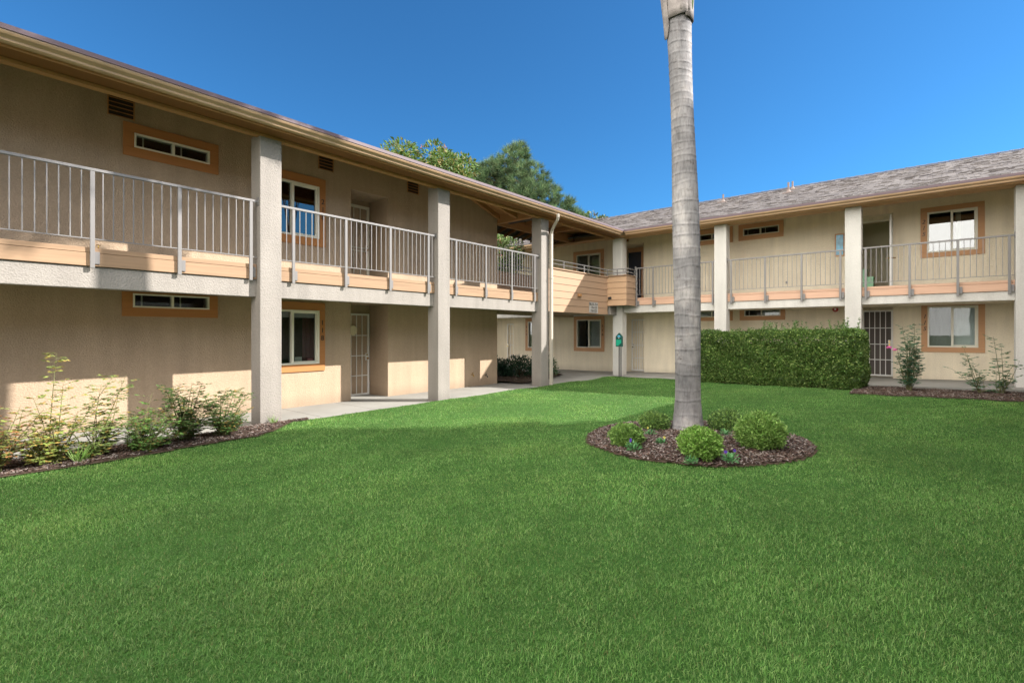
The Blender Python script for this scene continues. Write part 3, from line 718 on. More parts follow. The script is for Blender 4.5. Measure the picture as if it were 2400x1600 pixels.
# eaves
MB().fb(FR,-20,3,1.74,1.86,5.003,5.30).build('roof_beam', M['eavex'], RW, bevel=.006) if False else None
MB().fb(FR,-20,-8.95,1.70,1.82,5.02,5.30).build('roof_beam', M['eavex'], RW, bevel=.006)
MB().fb(FR,-8.54,3.4,1.56,1.86,5.003,5.08).build('roof_beam', M['eavex'], RW, bevel=.006)
MB().fb(FR,-20,-8.3,1.88,2.2,5.0,5.02).build('soffit', M['eavex'], RW); MB().fb(FR,-8.2,3.4,1.88,2.2,5.0,5.02).build('soffit', M['eavex'], RW)
MB().fb(FR,-8.24,1.62,2.132,2.168,4.985,5.15).build('eave_fascia', M['eavex'], RW)
MB().fb(FR,-20,-11.75,2.132,2.168,4.985,5.15).build('eave_fascia', M['eavex'], RW)
gutter(FR, RW, -8.22, 1.60, .07); gutter(FR, RW, -20, -11.75, .07)
MB().fb(FR,-8.2,1.6,2.17,2.345,5.118,5.178).build('drip_edge', M['drip'], RW)
mb = MB(); mb.hexa([(-20,16.40,5.24),(9,16.40,5.24),(9,18.2,5.79),(-20,18.2,5.79),(-20,16.40,5.26),(9,16.40,5.26),(9,18.2,5.81),(-20,18.2,5.81)]); mb.build('ceiling', M['eavex'], RW)
ridge = E_+.324*(23.5-15.87)
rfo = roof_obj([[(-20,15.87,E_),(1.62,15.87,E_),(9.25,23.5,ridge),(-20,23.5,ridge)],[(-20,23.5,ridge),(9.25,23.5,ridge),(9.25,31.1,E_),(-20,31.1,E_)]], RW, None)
cap = MB()
for k in range(95): 
    x = -20+k*.305; cap.hexa([(x,23.38,ridge-.025),(x+.30,23.38,ridge-.025),(x+.30,23.5,ridge+.022),(x,23.5,ridge+.030),(x,23.38,ridge-.005),(x+.30,23.38,ridge-.012),(x+.30,23.5,ridge+.034),(x,23.5,ridge+.046)])
cpo = cap.build('ridge_cap', M['shingle'], RW)
# butt edges of every fourth course, slightly lifted shingle tabs
tb = MB()
sl = math.hypot(1,.324); r2 = random.Random(5)
for row in range(52):
    yy = 15.9+row*.1435
    if yy > 23.3: break
    x = -18+r2.random()*.5
    while x < 2.6+(yy-15.87):
        wd = r2.choice((.12,.18,.26,.34)); 
        if r2.random() < .5:
            z = E_+.324*(yy-15.87); t = r2.choice((.010,.014,.02))
            tb.quad((x,yy,z+t),(x+wd,yy,z+t),(x+wd,yy+.14,z+.324*.14+.002),(x,yy+.14,z+.324*.14+.002))
            tb.quad((x,yy,z),(x+wd,yy,z),(x+wd,yy,z+t),(x,yy,z+t))
        x += wd+r2.choice((.06,.14,.3))
tbo = tb.build('shingle_tabs', M['shingle'], RW)
for ob in (cpo, tbo):
    me = ob.data; uvl = me.uv_layers.new(name='UVMap'); off = rootloc(RW)
    for p in me.polygons:
        sh = r2.random()*40
        for li in p.loop_indices:
            v = me.vertices[me.loops[li].vertex_index].co+off; uvl.data[li].uv = (v.x+sh, v.y*1.05)
for x, y, h in ((-6.637,21.5,.32),(-4.13,21.0,.38),(-4.24,22.3,.32)):
    z = E_+.324*(y-15.87); q = MB(); q.tube([(x,y,z-.05),(x,y,z+h)],.035,10); q.tube([(x,y,z-.02),(x,y,z+.10)],[.11,.045],10); q.box(x-.18,x+.18,y-.17,y-.02,z-.05,z-.035+.02)
    q.build('vent_pipe', M['pipe'], RW)
tb = MB()

# EAST WING: outside the frame on the right, closes the court and shades the lawn
EW = empty('apartment_wing', (5, 4, 0), 'two storey wing closing the court on the right, outside the photo', 'apartment building')
mb = MB(); mb.box(3.5,3.7,-12,18.19,-.3,5.7); mb.box(10,10.2,-12,18.19,-.3,5.0); mb.box(3.7,10,-12,-11.8,-.3,5.0); mb.build('wall', M['wallr'], EW)
for y in (13.0,9.2,5.4,1.6,-2.2,-6,-9.8): MB().box(1.95,2.3,y,y+.37,-.3,5.0).build('column', M['postr'], EW)
MB().box(1.98,3.49,-12,15.8,2.3,2.79).build('balcony_deck', M['postr'], EW)
MB().box(1.63,2.2,-12,15.6,4.98,5.16).build('soffit', M['eave'], EW)
rz = E_+.324*(6.6-1.64)
roof_obj([[(1.64,-12.5,E_),(1.64,15.87,E_),(6.6,20.83,rz),(6.6,-12.5,rz)],[(6.6,-12.5,rz),(6.6,20.83,rz),(11.6,20.83,E_),(11.6,-12.5,E_)]], EW, None)

# building seen far behind the passage is the right wing itself; rooms stay dark

# ------------------------------------------------------------------ vegetation helpers
def unit(v): return v/np.linalg.norm(v, axis=-1, keepdims=True)
def leaf_verts(c, d, n, L, W, fold=.25):
    """c centres of leaf base, d direction, n normal-ish; 6-vertex folded leaf -> 4 tris"""
    d = unit(d); s = unit(np.cross(d, n)); n = unit(np.cross(s, d)); L = L[:,None]; W = W[:,None]
    b = c; m = c+d*L*.5+n*W*fold; t = c+d*L
    l = c+d*L*.45-s*W*.5; r = c+d*L*.45+s*W*.5
    return np.stack([b, l, m, r, t], 1)          # 5 verts
def leaf_mesh(name, c, d, n, L, W, col, mat, parent=None, fold=.25):
    v = leaf_verts(c, d, n, L, W, fold); N_ = len(c)
    idx = np.arange(N_)[:,None,None]*5+np.array([[0,1,2],[0,2,3],[1,4,2],[2,4,3]])[None]
    return fast_mesh(name, v.reshape(-1,3), idx.reshape(-1,3), mat, parent, np.repeat(col, 5, 0))
def jit(base, n, var=.25, alt=None, palt=.0):
    base = np.array(base); c = base[None]*(1+rng.uniform(-var, var, (n,1)))*(1+rng.uniform(-.08,.08,(n,3)))
    if alt is not None:
        k = rng.random(n) < palt; c[k] = np.array(alt)[None]*(1+rng.uniform(-.25,.25,(k.sum(),1)))
    return np.clip(c, .002, .9)
def rdir(n): return unit(rng.normal(size=(n,3)))

def blob_tree(name, base, trunk_h, crown, label, cat, col, leafL=.12, nleaf=9000, ncl=60, group=None, clr=.55, alt=None, palt=.1, flowers=None, seed=1, droop=0, shell=.6):
    """trunk with limbs to clump centres spread in the crown ellipsoid; leaves grow in the clumps"""
    r = random.Random(seed); cx, cy, cz, rx_, ry_, rz_ = crown
    T = empty(name, base, label, cat, group)
    tr = MB(); top = Vector((cx, cy, cz-rz_*.45)); b0 = Vector(base); br_pts = []
    pts = [b0+(top-b0)*t+Vector((.12*math.sin(5*t+seed),.12*math.cos(4*t),0)) for t in (0,.25,.5,.75,1)]
    w0 = max(.10, rx_*.075); tr.tube(pts, [w0*1.25,w0,w0*.85,w0*.7,w0*.5], 10)
    cl = []
    for i in range(ncl):
        while True:
            p = Vector((r.uniform(-1,1),r.uniform(-1,1),r.uniform(-1,1)))
            if shell*.8 < p.length < 1: break
        c = Vector((cx+p.x*rx_, cy+p.y*ry_, cz+p.z*rz_)); cl.append((c, clr*r.uniform(.6,1.25)))
        if i % 2 == 0:
            s = pts[r.choice((2,3,3,4))]; mid = s.lerp(c,.5)+Vector((0,0,-.1*rx_)); tr.tube([s,mid,c],[w0*.32,w0*.18,w0*.05],5,False)
    tr.build('trunk', M['bark'], T, smooth=True)
    k = rng.integers(0, ncl, nleaf); cc = np.array([tuple(c[0]) for c in cl])[k]; rr = np.array([c[1] for c in cl])[k]
    dr = rdir(nleaf); pos = cc+dr*(rr*rng.uniform(.3,1,nleaf)**.5)[:,None]*np.array([1,1,.8])
    d = unit(dr+rdir(nleaf)*.7+np.array([0,0,-droop])); L = leafL*rng.uniform(.7,1.25,nleaf)
    leaf_mesh('crown', pos, d, unit(dr+rdir(nleaf)*.5+np.array([0,0,.6])), L, L*.45, jit(col, nleaf, .35, alt, palt), M['leaf'], T)
    if flowers:
        n = flowers; k = rng.integers(0, ncl, n); cc = np.array([tuple(c[0]) for c in cl])[k]; rr = np.array([c[1] for c in cl])[k]
        dr = rdir(n); dr[:,2] = abs(dr[:,2]); pos = cc+unit(dr)*rr[:,None]
        n8 = n*9; p8 = np.repeat(pos,9,0)+rng.normal(size=(n8,3))*.05; d8 = rdir(n8)
        leaf_mesh('flower', p8, d8, rdir(n8), np.full(n8,.07), np.full(n8,.045), jit((.5,.2,.16), n8, .3), M['petal'], T)
    return T

# ------------------------------------------------------------------ trees behind
blob_tree('flowering_tree', (-20.6,17.4,-.3), 6, (-20.7,16.7,8.0,4.3,3.8,3.05), 'leafy flowering tree with pink tips rising behind the left roof edge', 'tree', (.075,.13,.022), .21, 42000, 170, clr=.7, alt=(.20,.17,.05), palt=.18, flowers=70, seed=3)
blob_tree('small_tree', (-18.6,31.0,-.3), 6, (-18.6,31.0,8.6,1.5,1.5,1.5), 'small reddish leafed tree top beside the start of the shingle roof', 'tree', (.07,.10,.025), .22, 3500, 26, clr=.5, alt=(.22,.12,.06), palt=.2, seed=5)
blob_tree('courtyard_tree', (-13.9,13.2,-.2), 3, (-12.75,14.15,4.55,1.15,1.0,1.2), 'sunlit glossy leafed tree seen through the gap under the bridge roof', 'tree', (.12,.20,.05), .11, 6000, 46, clr=.36, alt=(.34,.36,.16), palt=.25, flowers=14, seed=8)

# pine
def pine(base, cx, cy, z0, z1, rmax, seed=2):
    r = random.Random(seed); T = empty('pine_tree', base, 'large bushy pine with long grey green needles standing behind the roof', 'tree')
    tr = MB(); tr.tube([base,(cx,cy,z0),(cx+.1,cy,(z0+z1)/2),(cx,cy,z1-.6)],[.42,.34,.2,.05],10)
    tufts = []
    lobes = [((cx-.5,cy,z1-2.6),2.4,1.6),((cx+.3,cy,z1-1.6),1.5,1.5),((cx-2.3,cy,z1-3.9),1.7,2.0),((cx+1.9,cy,z1-4.1),1.9,1.7),((cx+.1,cy,z1-4.8),2.9,2.2),((cx+3.4,cy-.2,z1-6.0),1.5,1.3),((cx-3.2,cy,z1-5.0),1.4,1.4),((cx+1.2,cy,z1-7.0),3.4,2.2),((cx-2.,cy,z1-7.0),2.4,2.0),((cx+4.9,cy,z1-7.4),1.2,1.3),((cx-1.5,cy-.4,z1-1.9),.9,1.1),((cx+.9,cy,z1-.9),.6,1.0),((cx-1.4,cy,z1-2.3),1.6,1.6),((cx+1.5,cy,z1-2.9),1.6,1.5),((cx-2.6,cy,z1-3.0),1.1,1.2),((cx+2.6,cy,z1-4.6),1.6,1.8),((cx-3.4,cy-.6,z1-4.2),1.5,1.5),((cx-4.4,cy-1,z1-5.6),1.6,1.5),((cx+3.0,cy+1.4,z1-6.2),1.5,1.5),((cx+4.6,cy+2.4,z1-7.2),1.2,1.5),((cx+3.6,cy+1.2,z1-5.1),1.15,1.2),((cx+4.25,cy+1.75,z1-5.7),.85,.95)]
    for (c, rad, rz_) in lobes:
        tr.tube([(cx,cy,c[2]-rz_*.6),((cx+c[0])/2,cy,c[2]-.2),c],[.12,.07,.03],6,False)
        for k in range(int(105*rad)):
            v = Vector((r.gauss(0,1),r.gauss(0,1),r.gauss(0,1))).normalized()*r.uniform(.62,1.03)
            p = Vector(c)+Vector((v.x*rad,v.y*rad,v.z*rz_)); tufts.append((p, (v+Vector((0,0,.55))).normalized()))
            if k % 6 == 0: tr.tube([Vector(c).lerp(p,.2),p],[.03,.012],4,False)
    tr.build('trunk', M['bark'], T, smooth=True)
    P = np.array([tuple(t[0]) for t in tufts]); D = np.array([tuple(t[1]) for t in tufts]); nt = 46
    n = len(P)*nt; c = np.repeat(P,nt,0)+rng.normal(size=(n,3))*.05; d = unit(np.repeat(D,nt,0)*.9+rdir(n)*.75)
    tint = np.repeat(rng.uniform(.45,1.7,len(P)),nt)[:,None]
    L = rng.uniform(.28,.50,n); s = unit(np.cross(d, rdir(n)))*.011
    v = np.stack([c-s, c+s, c+d*L[:,None]],1).reshape(-1,3)
    col = np.clip(jit((.065,.115,.050), n, .3, (.13,.165,.07), .25)*tint,.004,.6)
    fast_mesh('crown', v, np.arange(n*3).reshape(-1,3), M['needle'], T, np.repeat(col,3,0))
pine((-21.7,26.4,-.3), -22.05, 26.0, 4.0, 14.2, 3.4)

# trees outside the frame that shade the near lawn
SUN = np.array([1,.85,.875]); SUN = SUN/np.linalg.norm(SUN)
def shade_tree(gx, gy, s, rad, seed, n=8500):
    c = (gx+s, gy+.85*s, .1+.875*s)
    blob_tree('shade_tree', (c[0], c[1], -.3), 8, (c[0],c[1],c[2],rad,rad,rad*.8), 'tall broadleaf tree beyond the right hand wing, outside the photo', 'tree', (.06,.11,.02),   .34, n, 60, clr=.62, seed=seed, shell=.35, group='trees beyond the right hand wing')
for a in ((-5.25,3.67,17.6,1.6,11),(-3.34,5.44,17.0,1.45,14),(-4.75,1.45,18.6,1.75,12),(-3.7,-.6,19.0,2.0,13),(-2.6,-2.8,19.5,2.1,15)): shade_tree(*a)

# ------------------------------------------------------------------ PALM
PX, PY = -2.69, 7.13; pz0 = gz(PX,PY)
PT = empty('palm_tree', (PX,PY,pz0), 'tall palm with smooth grey ringed trunk in the round mulch bed', 'tree')
def palm_axis(z):   # follows the slight lean in the photo
    t = (z-pz0)/6.3
    return PX-.115*t+.03*math.sin(t*4.0), PY-.02*t
def palm_trunk():
    nseg = 48; zs = np.arange(pz0-.15, 6.15, .014); v = []; col = []
    r3 = random.Random(4); rings = []; z = pz0+.12
    while z < 6.2:
        rings.append((z, r3.uniform(.6,1.3), r3.uniform(0,6.28), r3.uniform(.004,.022))); z += r3.uniform(.11,.24)*(1 if z < 3.5 else .72)
    bulges = [(r3.uniform(0,6.2), r3.uniform(.6,2), r3.uniform(.002,.006)) for _ in range(6)]
    for z in zs:
        cx, cy = palm_axis(z)
        base = .171+.013*math.sin((z-1.0)*.9)+.05*math.exp(-(z-pz0)/.25)+(.02 if z < .6 else 0)*(1-(z-pz0)/.5 if z < .6 else 0)
        if z > 5.6: base += .02*(z-5.6)
        for k in range(nseg):
            a = 2*math.pi*k/nseg; dr = 0; tint = 1.0
            for rz_, st, ph, wv in rings:
                zz = rz_+wv*math.sin(a+ph)+.4*wv*math.sin(3*a+2*ph); q = z-zz
                if abs(q) < .08:
                    dr += .0034*st*math.exp(-(q/.018)**2)*(.6+.4*math.sin(3*a+ph)) - .0015*math.exp(-((q-.03)/.02)**2)
                    nse = .6+.4*math.sin(11*a+7*ph)*math.sin(5*a+3*ph)
                    tint *= 1-.62*st*nse*math.exp(-((q+.008)/.009)**2); tint *= 1+.05*math.exp(-((q-.022)/.012)**2)
            for ph, f_, am in bulges: dr += am*math.sin(a*2+ph+z*f_)
            v.append((cx+(base+dr)*math.cos(a), cy+(base+dr)*math.sin(a), z))
            s = .93+.13*math.sin(z*1.7+a*1.0+1)*math.sin(z*.6+2*a)
            col.append((tint*s, tint*s*.99, tint*s*.97))
    v = np.array(v); n = len(zs); f = []
    for j in range(n-1):
        b = j*nseg
        for k in range(nseg): f.append((b+k, b+(k+1)%nseg, b+nseg+(k+1)%nseg, b+nseg+k))
    o = fast_mesh('trunk', v, np.array(f), M['pbark'], PT, np.clip(np.array(col),.1,1.3))
    for p in o.data.polygons: p.use_smooth = True
palm_trunk()
# dry leaf base sheaths that peel from the top of the trunk
def sheath(a0, a1, z0, z1, r0, r1, tipdrop, name='dry_sheath', mat='sheath', flare=0.):
    m_ = MB(); n = 14; rows = 12; base = len(m_.v)
    for j in range(rows+1):
        t = j/rows; z = z1+(z0-z1)*t
        for k in range(n+1):
            s = k/n; a = a0+(a1-a0)*s; edge = (abs(s-.5)*2)**2; zz = z-tipdrop*(1-edge)*t; cx, cy = palm_axis(min(zz,6.3))
            rr = r0+(r1-r0)*(1-t)+flare*t*t*(1-edge)+.006*math.sin(9*a+5*t)
            m_.v.append((cx+rr*math.cos(a), cy+rr*math.sin(a), zz))
    for j in range(rows):
        for k in range(n): q = j*(n+1)+k; m_.f.append((q,q+1,q+n+2,q+n+1))
    o = m_.build(name, M[mat], PT, smooth=True)
    sd_ = o.modifiers.new('thick','SOLIDIFY'); sd_.thickness = .012
    return o
ang = lambda deg: R(deg)
sheath(ang(165), ang(330), 6.13, 7.4, .193, .245, .05)          # facing the camera
sheath(ang(-40), ang(85), 6.08, 7.5, .198, .25, .02)
sheath(ang(80), ang(175), 6.1, 7.4, .196, .243, .04)
sheath(ang(200), ang(248), 5.98, 6.9, .213, .272, .16, flare=-.01) # strip hanging on the left edge
sheath(ang(285), ang(340), 6.16, 7.3, .205, .255, .02)
sh = MB(); pts = [( *palm_axis(6.2), 6.2),( *palm_axis(6.3), 7.4),( *palm_axis(6.3), 8.8),( *palm_axis(6.3), 9.9)]; sh.tube(pts,[.20,.25,.20,.12],24); sh.build('crownshaft', M['shaft'], PT, smooth=True)
def frond(az, elev, Lf, seed, parent):
    r = random.Random(seed); x0, y0 = palm_axis(6.3); p = Vector((x0,y0,9.75)); d = Vector((math.cos(az)*math.cos(elev),math.sin(az)*math.cos(elev),math.sin(elev)))
    pts = [p.copy()]; n = 22
    for i in range(n):
        p = p+d*(Lf/n); pts.append(p.copy()); d = (d+Vector((0,0,-.085-.03*i/n))).normalized()
    ra = MB(); ra.tube(pts, [.035*(1-.85*i/n)+.003 for i in range(n+1)], 6); fo = ra.build('frond', M['shaft'], parent, smooth=True)
    c = []; dd = []; nn = []; LL = []
    for i in range(3, n+1):
        t = i/n; ax = (pts[i]-pts[i-1]).normalized(); side = ax.cross(Vector((0,0,1))).normalized()
        for q in range(5):
            pp = pts[i-1].lerp(pts[i], q/5)
            for s in (-1, 1):
                v_ = (side*s+ax*.55+Vector((0,0,r.uniform(-.45,.35)))).normalized(); c.append(pp); dd.append(v_); nn.append(Vector((0,0,1))+ax*.3); LL.append(.55*math.sin(math.pi*min(1,t*.93+.05))**.6*r.uniform(.8,1.1)+.05)
    c = np.array([tuple(a) for a in c]); dd = np.array([tuple(a) for a in dd]); nn = np.array([tuple(a) for a in nn]); LL = np.array(LL)
    leaf_mesh('leaflets', c, dd, nn, LL, np.full(len(LL),.035), jit((.06,.11,.025),len(LL),.25), M['leaf'], fo)
for k in range(15): frond(k*2.399, (1.05,.75,.5,.9,.3)[k%5], 2.5+.25*math.sin(k), k, PT)

# ------------------------------------------------------------------ round shrubs in the bed
def round_shrub(x, y, rx_, rz_, n, col, label, seed, alt=(.26,.40,.10), loose=.2, ll=.030):
    rx_ *= .86; rz_ *= .78; n = int(n*.8)
    z0 = gz(x,y)+.03; T = empty('round_shrub', (x,y,z0), label, 'shrub', 'clipped shrubs around the palm')
    st = MB(); r = random.Random(seed)
    for k in range(26):
        a = r.uniform(0,6.28); e = r.uniform(.2,1.4); d = Vector((math.cos(a)*math.cos(e)*rx_,math.sin(a)*math.cos(e)*rx_,math.sin(e)*rz_*1.7))
        st.tube([(x,y,z0-.02),(x+d.x*.5,y+d.y*.5,z0+d.z*.45+.03),(x+d.x*.9,y+d.y*.9,z0+d.z*.9)],[.008,.005,.002],4,False)
    st.build('stems', M['bark'], T)
    dr = rdir(n); dr[:,2] = np.where(dr[:,2] < -.75, -dr[:,2], dr[:,2])
    az = np.arctan2(dr[:,1],dr[:,0]); bump = .95+.07*np.sin(2*az+seed)+.06*np.sin(5*az+2*dr[:,2]*3+seed)+.05*np.sin(9*dr[:,2]+7*az)+.03*np.sin(17*az+11*dr[:,2])
    f = rng.uniform(.45,1.0,n)**.35*bump+rng.normal(size=n)*loose*.35
    pos = np.array([x,y,z0+rz_*.86])+dr*f[:,None]*np.array([rx_,rx_,rz_])
    pos[:,2] = np.maximum(pos[:,2], z0+.01)
    d = unit(dr*.7+rdir(n)*.9+np.array([0,0,.35])); L = ll*rng.uniform(.55,1.4,n)
    leaf_mesh('foliage', pos, d, rdir(n), L, L*.42, jit(col,n,.35,alt,.3), M['leaf'], T)
SH = [(-2.93,5.72,.215,.175,15000,(.14,.26,.055),'small clipped shrub at the left edge of the round bed',1),
      (-3.12,6.95,.24,.16,12000,(.11,.20,.05),'low dark shrub behind and left of the palm trunk',2),
      (-2.0,5.66,.265,.215,23000,(.16,.31,.05),'bright green clipped ball in front of the palm trunk',3),
      (-2.25,7.42,.29,.195,14000,(.10,.19,.05),'dark low shrub behind and right of the palm trunk',4),
      (-1.58,6.51,.325,.275,29000,(.14,.26,.05),'largest clipped ball, on the right side of the round bed',5)]
for s in SH: round_shrub(*s)

# ------------------------------------------------------------------ pansies
def pansy(x, y, col, label, seed, nfl=2, s=1.):
    z0 = gz(x,y)+.03; T = empty('pansy', (x,y,z0), label, 'flower', 'bedding flowers round the palm')
    n = 90; a = rng.uniform(0,6.28,n); e = rng.uniform(.1,1.2,n); d = np.stack([np.cos(a)*np.cos(e),np.sin(a)*np.cos(e),np.sin(e)],1)
    pos = np.array([x,y,z0])+d*rng.uniform(.01,.075,n)[:,None]*s
    leaf_mesh('foliage', pos, d, np.tile([0,0,1.],(n,1)), rng.uniform(.025,.05,n)*s, rng.uniform(.014,.022,n)*s, jit((.10,.26,.09),n,.3), M['leaf'], T)
    r = random.Random(seed)
    for k in range(nfl):
        fx = x+r.uniform(-.05,.05); fy = y-.02+r.uniform(-.04,.04); fz = z0+.10+r.uniform(0,.035); m5 = 6
        ang_ = np.arange(m5)*2*math.pi/m5; dd = np.stack([np.cos(ang_)*.8,np.full(m5,-.35),np.sin(ang_)],1)
        leaf_mesh('flower', np.tile([fx,fy,fz],(m5,1)), dd, np.tile([.1,-1,.4],(m5,1)), np.full(m5,.019), np.full(m5,.019), jit(col,m5,.15), M['petal'], T)
PU = (.11,.05,.36); YE = (.62,.55,.14)
for p in ((-2.74,5.52,PU,'purple pansy with a yellow one at the front left of the bed',1,2,1.2),(-2.60,5.98,YE,'pale yellow pansy between the left shrub and the front ball',2,1,1),(-2.95,6.45,YE,'lone yellow flower behind the small left shrub',3,1,1.),
          (-1.66,5.62,PU,'purple pansy in front of the largest clipped ball',4,3,1.25),(-2.12,6.95,(.2,.35,.2),'flowerless pansy clump right of the trunk foot',5,0,1.1),(-1.98,5.32,(.2,.35,.2),'small green seedling clump at the front rim of the bed',6,0,.9)): pansy(*p)

# ------------------------------------------------------------------ mulch chips
def chips(name, pts, col, alt, n, size=(.02,.06)):
    pts = np.asarray(pts); n = len(pts); a = rng.uniform(0,math.pi,n); L = rng.uniform(.012,.042,n)*.5; W = rng.uniform(.003,.009,n); tilt = rng.normal(size=n)*.3
    u = np.stack([np.cos(a),np.sin(a),tilt],1); w_ = np.stack([-np.sin(a),np.cos(a),rng.normal(size=n)*.3],1)
    h = np.zeros((n,3)); h[:,2] = .004
    v = np.stack([pts-u*L[:,None]-w_*W[:,None], pts+u*L[:,None]-w_*W[:,None], pts+u*L[:,None]+w_*W[:,None], pts-u*L[:,None]+w_*W[:,None]],1)
    idx = np.arange(n)[:,None]*4+np.array([0,1,2,3])[None]
    c = jit(col,n,.5,alt,.3)
    return tag(fast_mesh(name, v.reshape(-1,3), idx, M['chip'], None, np.repeat(c,4,0)), 'loose shredded bark mulch covering the beds', 'mulch', kind='stuff')
P_ = []
for _ in range(26000):
    a = rng.uniform(0,6.283); r_ = 1.40*math.sqrt(rng.random()); x = BC[0]+r_*math.cos(a); y = BC[1]+r_*math.sin(a)
    P_.append((x,y,gz(x,y)+lump(x,y)+.012+.05*max(0,1-(r_/1.45)**2)+rng.uniform(0,.014)))
for _ in range(17000):
    y = rng.uniform(-2.5,4.6); x = rng.uniform(-8.76, lawn_left(y)+.04)
    P_.append((x,y,gz(x,y)+lump(x,y)+.014+rng.uniform(0,.014)))
for _ in range(11000):
    x = rng.uniform(-1.45,2.3); y = rng.uniform(13.6,15.42); P_.append((x,y,gz(x,y)+lump(x,y)+.014+rng.uniform(0,.016)))
for _ in range(3000):
    x = rng.uniform(-13,-9.9); y = rng.uniform(12,15.6)
    if (y-11.95) > (x+10.6)*-.2 and x < -9.9-(y-14)*.45: P_.append((x,y,.09+lump(x,y)))
chips('mulch', P_, (.095,.062,.05), (.22,.185,.165), 0)

# ------------------------------------------------------------------ rose bushes and shrubs built from stems with leaves
def rose(x, y, stems, label, seed, col=(.07,.14,.035), alt=(.22,.15,.04), palt=.15, leaf=.06, dens=30, flowers=(), group='rose bushes along the wall', side=10):
    z0 = gz(x,y)+.01; T = empty('rose_bush', (x,y,z0), label, 'rose bush', group); r = random.Random(seed); st = MB()
    C_, D_ = [], []
    for (dx, dy, h) in stems:
        p0 = Vector((x+r.uniform(-.05,.05), y+r.uniform(-.05,.05), z0-.03)); p3 = Vector((x+dx,y+dy,z0+h)); bend = Vector((r.uniform(-.06,.06),r.uniform(-.06,.06),0))
        pts = [p0, p0.lerp(p3,.33)+bend, p0.lerp(p3,.66)+bend*.6, p3]; st.tube(pts,[.008,.006,.005,.002],5,False)
        for k in range(int(dens*max(.4,h))):
            t = r.uniform(.18,1); i = min(2,int(t*3)); p = pts[i].lerp(pts[i+1], t*3-i)
            a = r.uniform(0,6.28); q = p+Vector((math.cos(a),math.sin(a),r.uniform(0,.5))).normalized()*r.uniform(.05,.15)
            st.tube([p,q],[.0025,.0015],3,False); dirv = (q-p).normalized(); sv = dirv.cross(Vector((0,0,1))).normalized()
            for m_ in range(5):     # pinnate leaf
                s = (0,1,-1,1,-1)[m_]; pos = q if m_ == 0 else p.lerp(q,.9 if m_ < 3 else .55)
                C_.append(tuple(pos)); D_.append(tuple((dirv+sv*s*1.1+Vector((0,0,r.uniform(-.5,.1)))).normalized()))
    st.build('stems', M['stem'], T)
    n = len(C_); C_ = np.array(C_); D_ = np.array(D_); nn = rdir(n)*.45+np.array([0,0,1.]); L = leaf*rng.uniform(.65,1.25,n)
    leaf_mesh('foliage', C_, D_, nn, L, L*.55, jit(col,n,.35,alt,palt), M['leaf'], T)
    for (fx,fy,fz,fc,fs) in flowers:
        m5 = 26; d = rdir(m5); d[:,2] = abs(d[:,2])*.6
        leaf_mesh('flower', np.tile([x+fx,y+fy,z0+fz],(m5,1)), d, rdir(m5), np.full(m5,fs), np.full(m5,fs*.8), jit(fc,m5,.2), M['petal'], T)
    return T
def spread(n, r_, h0, h1, seed): 
    q = random.Random(seed); return [(r_*math.sqrt(q.random())*math.cos(a:=q.uniform(0,6.28)), r_*math.sqrt(q.random())*math.sin(a), q.uniform(h0,h1)) for _ in range(n)]
YG, YA = (.20,.25,.06), (.36,.25,.07)
rose(-8.12, 1.02, [(-.10,.10,1.32),(-.1,.16,.95),(.05,.62,1.0),(.0,-.12,.80)]+spread(22,.42,.15,.62,1), 'leggy yellow green rose bush with one very tall shoot, nearest the left edge', 1, YG, YA, .3, .054, 34)
rose(-8.15, .60, spread(20,.40,.15,.72,21), 'reddish tipped rose bush cut by the left edge of the photo', 21, (.19,.22,.06),(.32,.15,.06),.35, .052, 34)
rose(-8.12, 1.45, [(.0,.34,1.02),(.05,.25,.8),(-.1,.1,.9)]+spread(18,.38,.12,.55,31), 'open rose bush with a slanting shoot, second from the left', 31, (.15,.21,.06),(.28,.20,.05),.2, .052, 34)
rose(-8.02, 1.98, spread(26,.36,.12,.50,2)+[(-.1,.1,.75)], 'low bushy green rose bush, third from the left', 2, (.10,.20,.045), dens=50, leaf=.044)
rose(-8.30, 2.52, spread(26,.42,.2,.84,3), 'dense dark rose bush in the middle of the left bed', 3, (.07,.14,.035), dens=46, leaf=.046)
rose(-8.28, 3.02, spread(24,.40,.2,.74,4), 'dense dark rose bush nearest the first column', 4, (.07,.14,.035), dens=46, leaf=.046)
rose(-.42, 14.75, [(-.12,.0,1.48),(.10,.02,1.55),(.0,.0,1.35),(-.22,.0,1.0)]+spread(15,.26,.5,1.2,5), 'tall rose bush with pink blooms beside the barred door of 115', 5, (.05,.15,.08),(.14,.20,.07),.2, .062, 26, [(-.36,-.1,.98,(.85,.22,.5),.06),(-.25,-.12,.93,(.85,.25,.5),.055)])
rose(.78, 14.9, [(-.25,0,.95),(-.45,0,.5),(-.1,0,.6),(-.2,0,.85)]+spread(4,.15,.2,.5,6), 'sparse young rose bush below the right end of window 115', 6, (.06,.16,.08),(.15,.20,.07),.25, .06, 22)
rose(1.12, 14.9, [(-.12,0,1.22),(.0,0,1.0),(.18,0,.62),(.28,0,.72)]+spread(5,.15,.2,.6,7), 'sparse rose bush nearest the right edge of the photo', 7, (.06,.17,.08),(.15,.20,.07),.25, .06, 24)
